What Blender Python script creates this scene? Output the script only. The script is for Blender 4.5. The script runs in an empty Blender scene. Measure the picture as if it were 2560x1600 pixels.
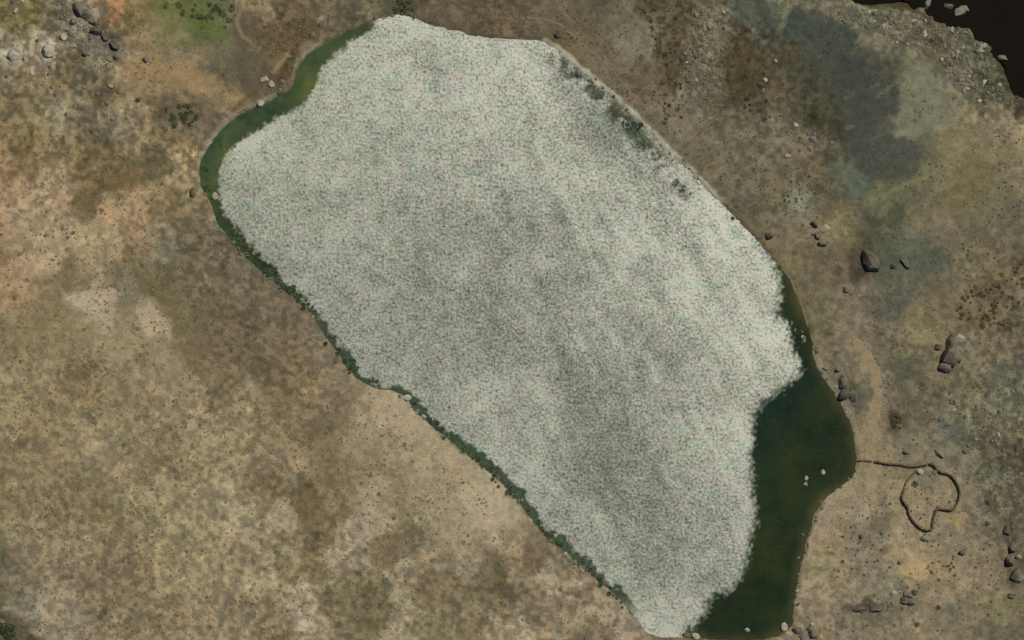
import bpy, bmesh, math, random
import numpy as np
from mathutils import Vector, Matrix, noise as mnoise

# ------------------------------------------------------------------ camera, sky, sun, exposure
sc = bpy.context.scene
COL = sc.collection
R = math.radians
DIST = 9000.0            # long lens from very high up, looking a little north-east
WIDTH_M = 512.0          # metres across the frame
OFF = R(18.0)            # camera off the vertical, towards the south-west
SUN_Z = R(26.0)          # sun's angle from the vertical, in the north-east
AZ = R(45.0)
cdir = np.array([-math.sin(OFF) * math.sin(AZ), -math.sin(OFF) * math.cos(AZ), math.cos(OFF)])
CAM = cdir * DIST
FWD = -cdir
UP = np.array([0, 1.0, 0]) - FWD[1] * FWD
UP /= np.linalg.norm(UP)
RIGHT = np.cross(FWD, UP)
cam_data = bpy.data.cameras.new('camera')
cam_data.sensor_width = 36.0
cam_data.lens = 36.0 * DIST / WIDTH_M
cam_data.clip_start = 10.0
cam_data.clip_end = 60000.0
cam = bpy.data.objects.new('camera', cam_data)
COL.objects.link(cam)
m = Matrix(((RIGHT[0], UP[0], -FWD[0], CAM[0]), (RIGHT[1], UP[1], -FWD[1], CAM[1]),
            (RIGHT[2], UP[2], -FWD[2], CAM[2]), (0, 0, 0, 1)))
cam.matrix_world = m
sc.camera = cam

world = bpy.data.worlds.new('World')
sc.world = world
world.use_nodes = True
wn = world.node_tree.nodes
sky = wn.new('ShaderNodeTexSky')
sky.sky_type = 'NISHITA'
sky.sun_disc = False
sky.sun_elevation = R(90) - SUN_Z
sky.sun_rotation = AZ
sky.altitude = 3800
world.node_tree.links.new(sky.outputs[0], wn['Background'].inputs[0])
wn['Background'].inputs[1].default_value = 0.08

sun_data = bpy.data.lights.new('sun', 'SUN')
sun_data.energy = 4.2
sun_data.angle = R(0.53)
sun_data.color = (1.0, 0.955, 0.87)
sun = bpy.data.objects.new('sun', sun_data)
COL.objects.link(sun)
sdir = Vector((math.sin(SUN_Z) * math.sin(AZ), math.sin(SUN_Z) * math.cos(AZ), math.cos(SUN_Z)))
sun.rotation_euler = sdir.to_track_quat('Z', 'Y').to_euler()
sun.location = sdir * 500

sc.view_settings.view_transform = 'Standard'
sc.view_settings.look = 'None'
sc.view_settings.gamma = 1.0
sc.view_settings.exposure = 0.0
sc.view_settings.use_curve_mapping = False

# ------------------------------------------------------------------ helpers
rng = np.random.default_rng(7)
random.seed(11)
FPX = 2560.0 * DIST / WIDTH_M
ILLUM = np.array([1.30, 1.27, 1.22])       # light that reaches level ground here: picture value / albedo

def lin(c):
    c = np.asarray(c, float) / 255.0
    return np.where(c <= 0.04045, c / 12.92, ((c + 0.055) / 1.055) ** 2.4)

def alb(c):
    return lin(c) / ILLUM

def project(P):
    d = P - CAM
    z = d @ FWD
    return np.stack([1280 + FPX * (d @ RIGHT) / z, 800 - FPX * (d @ UP) / z], -1)

def unproject(px, py, z=0.0):
    """plan position of the point at height z that the photograph shows at a pixel"""
    px = np.asarray(px, float); py = np.asarray(py, float)
    d = FWD[None] + ((px - 1280) / FPX).reshape(-1, 1) * RIGHT + ((800 - py) / FPX).reshape(-1, 1) * UP
    t = (np.asarray(z) - CAM[2]) / d[:, 2]
    return (CAM + d * t[:, None])[:, :2]

_lat = {}
def vnoise(x, y, scale, seed):
    if seed not in _lat:
        _lat[seed] = np.random.default_rng(1000 + seed).random((256, 256))
    L = _lat[seed]
    u = x / scale + seed * 17.3; v = y / scale + seed * 9.1
    i = np.floor(u).astype(int); j = np.floor(v).astype(int)
    f = u - i; g = v - j
    f = f * f * f * (f * (f * 6 - 15) + 10); g = g * g * g * (g * (g * 6 - 15) + 10)
    i0 = i & 255; i1 = (i + 1) & 255; j0 = j & 255; j1 = (j + 1) & 255
    return ((L[i0, j0] * (1 - f) + L[i1, j0] * f) * (1 - g) + (L[i0, j1] * (1 - f) + L[i1, j1] * f) * g) * 2 - 1

def fbm(x, y, scale, seed, octv=4, gain=0.5):
    s = 0; a = 1; n = 0
    for k in range(octv):
        c, q = math.cos(0.6 * k + seed), math.sin(0.6 * k + seed)
        s = s + a * vnoise(c * x - q * y, q * x + c * y, scale / 2 ** k, seed * 7 + k)
        n += a; a *= gain
    return s / n

def sstep(a, b, x):
    t = np.clip((x - a) / (b - a), 0, 1)
    return t * t * (3 - 2 * t)

def chaikin(p, n=2, closed=True):
    p = np.asarray(p, float)
    for _ in range(n):
        q = np.roll(p, -1, 0) if closed else p[1:]
        a = p if closed else p[:-1]
        r = np.empty((2 * len(a), 2)); r[0::2] = .75 * a + .25 * q; r[1::2] = .25 * a + .75 * q
        if not closed:
            r = np.vstack([p[:1], r, p[-1:]])
        p = r
    return p

def sdist(X, Y, poly, closed=True):
    """signed distance, negative inside"""
    sh = X.shape; x = X.ravel(); y = Y.ravel()
    best = np.full(x.shape, 1e12); ins = np.zeros(x.shape, bool)
    n = len(poly)
    for k in range(n if closed else n - 1):
        ax, ay = poly[k]; bx, by = poly[(k + 1) % n]
        dx, dy = bx - ax, by - ay
        t = np.clip(((x - ax) * dx + (y - ay) * dy) / (dx * dx + dy * dy + 1e-12), 0, 1)
        best = np.minimum(best, (x - ax - t * dx) ** 2 + (y - ay - t * dy) ** 2)
        if closed and ay != by:
            c = ((ay > y) != (by > y)) & (x < (bx - ax) * (y - ay) / (by - ay) + ax)
            ins ^= c
    d = np.sqrt(best)
    return (np.where(ins, -d, d) if closed else d).reshape(sh)

def field(pts, vals, sigma, x0=-300, y0=-300, x1=2860, y1=1900, step=10):
    """smooth field over the photograph's plan from scattered observations; returns a sampler"""
    gx = np.arange(x0, x1 + 1, step, float); gy = np.arange(y0, y1 + 1, step, float)
    GX, GY = np.meshgrid(gx, gy)
    num = np.zeros(GX.shape + (vals.shape[1],)); den = np.zeros(GX.shape)
    for (px, py), v in zip(pts, vals):
        d2 = (GX - px) ** 2 + (GY - py) ** 2
        w = np.exp(-d2 / (2 * sigma ** 2)) + 1e-4 * np.exp(-d2 / (2 * (3 * sigma) ** 2)) + 1e-9 / (1 + d2 / 1e4)
        num += w[..., None] * v; den += w
    F = num / den[..., None]
    def sample(px, py):
        u = np.clip((px - x0) / step, 0, len(gx) - 1.001); v = np.clip((py - y0) / step, 0, len(gy) - 1.001)
        i = u.astype(int); j = v.astype(int); f = (u - i)[..., None]; g = (v - j)[..., None]
        return (F[j, i] * (1 - f) + F[j, i + 1] * f) * (1 - g) + (F[j + 1, i] * (1 - f) + F[j + 1, i + 1] * f) * g
    return sample

def link(o, label=None, cat=None, group=None, kind=None, parent=None):
    COL.objects.link(o)
    if label: o['label'] = label
    if cat: o['category'] = cat
    if group: o['group'] = group
    if kind: o['kind'] = kind
    if parent: o.parent = parent
    return o

def mesh_np(name, V, F, mat, attrs=None, smooth=False):
    """V (n,3), F (m,k) with k = 3 or 4"""
    me = bpy.data.meshes.new(name)
    V = np.asarray(V, np.float32); F = np.asarray(F, np.int32)
    me.vertices.add(len(V)); me.vertices.foreach_set('co', V.ravel())
    k = F.shape[1]
    me.loops.add(F.size); me.loops.foreach_set('vertex_index', F.ravel())
    me.polygons.add(len(F))
    me.polygons.foreach_set('loop_start', np.arange(0, F.size, k, dtype=np.int32))
    me.polygons.foreach_set('use_smooth', np.full(len(F), smooth))
    for an, (ty, data) in (attrs or {}).items():
        at = me.attributes.new(an, ty, 'POINT')
        if ty == 'FLOAT_COLOR':
            buf = np.ones((len(V), 4), np.float32); buf[:, :3] = data
            at.data.foreach_set('color', buf.ravel())
        else:
            at.data.foreach_set('value', np.asarray(data, np.float32).ravel())
    me.update(calc_edges=True); me.validate()
    me.materials.append(mat)
    return me

# ------------------------------------------------------------------ materials
def newmat(name):
    mt = bpy.data.materials.new(name); mt.use_nodes = True
    nt = mt.node_tree; b = nt.nodes['Principled BSDF']
    return mt, nt, b

def noise_node(nt, scale, detail=4, rough=.55, coord='Object'):
    tc = nt.nodes.new('ShaderNodeTexCoord')
    n = nt.nodes.new('ShaderNodeTexNoise')
    n.inputs['Scale'].default_value = scale; n.inputs['Detail'].default_value = detail
    n.inputs['Roughness'].default_value = rough
    nt.links.new(tc.outputs[coord], n.inputs['Vector'])
    return n

def ramp_mul(nt, col_out, fac_out, lo, hi):
    """colour times a value between lo and hi driven by a noise"""
    mr = nt.nodes.new('ShaderNodeMapRange')
    mr.inputs['From Min'].default_value = .25; mr.inputs['From Max'].default_value = .75
    mr.inputs['To Min'].default_value = lo; mr.inputs['To Max'].default_value = hi
    nt.links.new(fac_out, mr.inputs['Value'])
    mx = nt.nodes.new('ShaderNodeVectorMath'); mx.operation = 'SCALE'
    nt.links.new(col_out, mx.inputs[0]); nt.links.new(mr.outputs[0], mx.inputs['Scale'])
    return mx.outputs[0]

def plain_mat(name, c, var=.25, scale=1.2, rough=.9, rnd=.0, bump=0.0, c2=None):
    mt, nt, b = newmat(name)
    n = noise_node(nt, scale)
    mixn = nt.nodes.new('ShaderNodeMix'); mixn.data_type = 'RGBA'
    mixn.inputs['A'].default_value = (*[float(v) for v in c], 1)
    mixn.inputs['B'].default_value = (*[float(v) for v in (c2 if c2 is not None else c)], 1)
    nt.links.new(n.outputs['Fac'], mixn.inputs['Factor'])
    out = ramp_mul(nt, mixn.outputs['Result'], n.outputs['Fac'], 1 - var, 1 + var)
    if rnd:
        oi = nt.nodes.new('ShaderNodeObjectInfo')
        mr = nt.nodes.new('ShaderNodeMapRange')
        mr.inputs['To Min'].default_value = 1 - rnd; mr.inputs['To Max'].default_value = 1 + rnd
        nt.links.new(oi.outputs['Random'], mr.inputs['Value'])
        mx = nt.nodes.new('ShaderNodeVectorMath'); mx.operation = 'SCALE'
        nt.links.new(out, mx.inputs[0]); nt.links.new(mr.outputs[0], mx.inputs['Scale'])
        out = mx.outputs[0]
    nt.links.new(out, b.inputs['Base Color'])
    b.inputs['Roughness'].default_value = rough
    b.inputs['Specular IOR Level'].default_value = .2
    if bump:
        bp = nt.nodes.new('ShaderNodeBump'); bp.inputs['Distance'].default_value = bump
        nt.links.new(n.outputs['Fac'], bp.inputs['Height']); nt.links.new(bp.outputs[0], b.inputs['Normal'])
    return mt

def attr_mat(name, attr, bump=0.0, fine=1.6, lo=.82, hi=1.18):
    mt, nt, b = newmat(name)
    at = nt.nodes.new('ShaderNodeAttribute'); at.attribute_name = attr
    n = noise_node(nt, fine, 5, .6)
    out = ramp_mul(nt, at.outputs['Color'], n.outputs['Fac'], lo, hi)
    tc = nt.nodes.new('ShaderNodeTexCoord')
    # low cushions of plants: crisp dark spots of many sizes, thick in some places and missing in others
    for sc_, th, dark in ((.34, .30, .66), (.62, .34, .72)):
        vo = nt.nodes.new('ShaderNodeTexVoronoi'); vo.inputs['Scale'].default_value = sc_
        wv = noise_node(nt, 1.1, 3, .6)
        mxv = nt.nodes.new('ShaderNodeVectorMath'); mxv.operation = 'MULTIPLY_ADD'
        mxv.inputs[1].default_value = (1.6, 1.6, 0)
        nt.links.new(wv.outputs['Color'], mxv.inputs[0]); nt.links.new(tc.outputs['Object'], mxv.inputs[2])
        nt.links.new(mxv.outputs[0], vo.inputs['Vector'])
        dn = noise_node(nt, .045 * sc_ / .34, 4, .65)
        dm = nt.nodes.new('ShaderNodeMapRange'); dm.inputs['From Min'].default_value = .4; dm.inputs['From Max'].default_value = .66
        dm.inputs['To Min'].default_value = -.05; dm.inputs['To Max'].default_value = th
        nt.links.new(dn.outputs['Fac'], dm.inputs['Value'])
        sx = nt.nodes.new('ShaderNodeSeparateColor'); nt.links.new(vo.outputs['Color'], sx.inputs[0])
        rm = nt.nodes.new('ShaderNodeMath'); rm.operation = 'MULTIPLY'
        nt.links.new(dm.outputs[0], rm.inputs[0])
        r2 = nt.nodes.new('ShaderNodeMapRange'); r2.inputs['To Min'].default_value = .3; r2.inputs['To Max'].default_value = 1.5
        nt.links.new(sx.outputs[0], r2.inputs['Value']); nt.links.new(r2.outputs[0], rm.inputs[1])
        df = nt.nodes.new('ShaderNodeMath'); df.operation = 'SUBTRACT'
        nt.links.new(vo.outputs['Distance'], df.inputs[0]); nt.links.new(rm.outputs[0], df.inputs[1])
        sm = nt.nodes.new('ShaderNodeMapRange'); sm.inputs['From Min'].default_value = -.04; sm.inputs['From Max'].default_value = .1
        sm.inputs['To Min'].default_value = dark; sm.inputs['To Max'].default_value = 1.02
        nt.links.new(df.outputs[0], sm.inputs['Value'])
        mu = nt.nodes.new('ShaderNodeVectorMath'); mu.operation = 'SCALE'
        nt.links.new(out, mu.inputs[0]); nt.links.new(sm.outputs[0], mu.inputs['Scale'])
        out = mu.outputs[0]
    nt.links.new(out, b.inputs['Base Color'])
    b.inputs['Roughness'].default_value = .95
    b.inputs['Specular IOR Level'].default_value = .1
    if bump:
        bp = nt.nodes.new('ShaderNodeBump'); bp.inputs['Distance'].default_value = bump; bp.inputs['Strength'].default_value = 1
        nt.links.new(n.outputs['Fac'], bp.inputs['Height']); nt.links.new(bp.outputs[0], b.inputs['Normal'])
    return mt

M_ground = attr_mat('earth', 'soil', bump=.2, fine=1.5, lo=.58, hi=1.42)
M_path = plain_mat('path_dirt', alb((132, 114, 84)), .14, .5, c2=alb((152, 133, 100)))
M_pale_path = plain_mat('pale_path_dirt', alb((104, 96, 68)), .14, .8, c2=alb((128, 117, 84)))
M_rock = plain_mat('grey_rock', alb((92, 87, 70)), .3, 1.1, rnd=.25, bump=.1, c2=alb((136, 129, 108)))
M_dark_rock = plain_mat('dark_rock', alb((64, 56, 41)), .3, 1.1, rnd=.2, bump=.1, c2=alb((130, 120, 100)))
M_pale_rock = plain_mat('pale_rock', alb((132, 124, 102)), .2, 1.1, rnd=.2, bump=.08, c2=alb((178, 170, 146)))
M_wall = plain_mat('wall_stone', alb((98, 84, 60)), .3, .9, bump=.08, c2=alb((128, 112, 84)))
M_tuss = plain_mat('dry_grass', alb((124, 105, 70)), .2, .6, rnd=.3, c2=alb((146, 126, 88)))
M_tuss_far = plain_mat('dry_grass_field', alb((114, 98, 66)), .35, .05, c2=alb((140, 122, 88)))
M_shrub = plain_mat('shrub_leaf', alb((86, 76, 50)), .3, .7, rnd=.3, c2=alb((104, 94, 64)))
M_rush = plain_mat('rush_blade', alb((68, 82, 56)), .35, .7, rnd=.4, c2=alb((98, 110, 82)))
M_green = plain_mat('green_shrub_leaf', alb((76, 82, 52)), .3, .7, rnd=.3, c2=alb((94, 98, 66)))

# ------------------------------------------------------------------ outlines read off the photograph (its pixels), laid on the water plane
LAGOON = [(990,38),(1040,46),(1085,66),(1150,82),(1215,92),(1280,99),(1330,101),(1359,104),(1399,132),(1460,183),
 (1515,230),(1579,287),(1624,335),(1693,399),(1716,417),(1764,472),(1809,514),(1843,550),(1875,586),(1915,627),
 (1933,648),(1973,692),(1991,740),(2004,772),(2026,840),(2034,893),(2058,945),(2089,990),(2116,1033),(2130,1066),
 (2140,1117),(2143,1157),(2132,1192),(2105,1216),(2068,1240),(2047,1266),(2028,1306),(2018,1359),(1999,1420),
 (1989,1478),(1984,1531),(1980,1560),(1962,1585),(1915,1598),(1830,1600),(1760,1597),(1730,1597),(1677,1593),(1630,1587),(1613,1579),
 (1592,1547),(1545,1493),(1478,1438),(1439,1401),(1386,1359),(1328,1300),(1296,1255),(1280,1228),(1222,1181),
 (1190,1146),(1156,1127),(1124,1101),(1076,1061),(1037,1032),(1018,1000),(990,975),(957,974),(922,966),(894,946),
 (862,908),(838,869),(804,832),(793,803),(772,778),(738,746),(711,727),(666,690),(640,668),(616,642),(592,614),
 (566,588),(545,561),(534,527),(516,490),(500,455),(498,418),(512,384),(545,335),(578,297),(640,267),(660,263),(692,241),
 (727,227),(736,205),(739,180),(757,148),(789,124),(852,88),(915,58),(960,44)]
CALM_NW = [(940,30),(930,68),(923,78),(880,101),(843,132),(808,160),(800,186),(788,221),(767,248),(733,281),(693,295),
 (656,318),(612,347),(569,382),(552,414),(548,448),(550,482),(556,530),(570,552),(597,580),(640,628),(690,672),(600,700),(440,560),(420,380),(560,240),(700,100),(900,20)]
CALM_SE = [(1900,600),(1933,660),(1947,704),(1941,757),(1942,797),(1961,810),(1974,842),(1987,880),(2000,914),(1986,946),(1960,970),(1926,993),
 (1903,993),(1894,1025),(1876,1052),(1883,1104),(1874,1139),(1883,1197),(1879,1240),(1884,1306),(1876,1345),(1876,1385),
 (1862,1426),(1832,1468),(1797,1474),(1776,1492),(1762,1532),(1736,1563),(1705,1592),(1690,1680),(2200,1680),(2250,900),(2000,600)]
TARN = [(2110,-30),(2140,6),(2200,15),(2262,14),(2310,8),(2328,30),(2345,52),(2400,58),(2440,62),(2452,100),(2486,122),(2496,160),
 (2512,196),(2530,228),(2562,250),(2640,262),(2900,200),(2960,-400),(2300,-420),(2080,-200)]
LAG_W = unproject(*chaikin(LAGOON, 2).T)
TARN_W = unproject(*chaikin(TARN, 1).T)

# ------------------------------------------------------------------ ground: one sheet to the horizon
def axis(a, b, step):
    c = np.arange(a, b + step / 2, step)
    g = []; s = step; v = 0
    while v < 9000:
        s *= 1.22; v += s; g.append(v)
    g = np.array(g)
    return np.concatenate([(c[0] - g)[::-1], c, c[-1] + g])
STEP = 0.72
XS = axis(-290, 290, STEP); YS = axis(-196, 196, STEP)
GX, GY = np.meshgrid(XS, YS)

def shore_jitter(X, Y):
    return 1.0 * fbm(X, Y, 8, 3, 4, .6) + .4 * vnoise(X, Y, 2.0, 5)

def terrain(X, Y):
    inside = (np.abs(X) < 420) & (np.abs(Y) < 330)
    sd = np.full(X.shape, 200.0); st = np.full(X.shape, 200.0)
    sd[inside] = sdist(X[inside], Y[inside], LAG_W) + shore_jitter(X[inside], Y[inside])
    st[inside] = sdist(X[inside], Y[inside], TARN_W) + 3.4 * fbm(X[inside], Y[inside], 8, 4, 5, .68) - 1.6
    d = np.minimum(sd, st)
    far = np.hypot(X, Y)
    dp = np.maximum(d, 0)
    bank = .55 * sstep(0, 2.2, dp) + .7 * sstep(1.5, 14, dp)
    rise = .018 * np.minimum(dp, 160) + .05 * np.maximum(far - 330, 0)
    rough_side = sstep(-20, 60, X + .3 * Y)
    rel = (1.1 * fbm(X, Y, 46, 11, 4) + (.35 + .35 * rough_side) * fbm(X, Y, 11, 13, 4)) * sstep(1, 18, dp) \
        + .16 * fbm(X, Y, 3.0, 15, 3) * sstep(.6, 5, dp) + sstep(300, 2500, far) * 160 * fbm(X, Y, 1400, 19, 4)
    h = np.where(d > 0, .02 + bank + rise + rel, 0.02 - np.minimum(2.5, .4 * -d))
    h = np.where((d > 1.0) & (h < .12), .12, h)
    return h, sd, st

GZ, SD, ST = terrain(GX, GY)

def height(x, y):
    x = np.asarray(x, float); y = np.asarray(y, float)
    i = np.clip(np.searchsorted(XS, x) - 1, 0, len(XS) - 2); j = np.clip(np.searchsorted(YS, y) - 1, 0, len(YS) - 2)
    f = (x - XS[i]) / (XS[i + 1] - XS[i]); g = (y - YS[j]) / (YS[j + 1] - YS[j])
    return (GZ[j, i] * (1 - f) + GZ[j, i + 1] * f) * (1 - g) + (GZ[j + 1, i] * (1 - f) + GZ[j + 1, i + 1] * f) * g

def at(px, py):
    """the point of the ground that the photograph shows at a pixel"""
    px = np.atleast_1d(np.asarray(px, float)); py = np.atleast_1d(np.asarray(py, float))
    z = np.zeros(len(px))
    for _ in range(4):
        xy = unproject(px, py, z); z = np.maximum(height(xy[:, 0], xy[:, 1]), 0)
    return np.column_stack([xy, height(xy[:, 0], xy[:, 1])])

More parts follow.
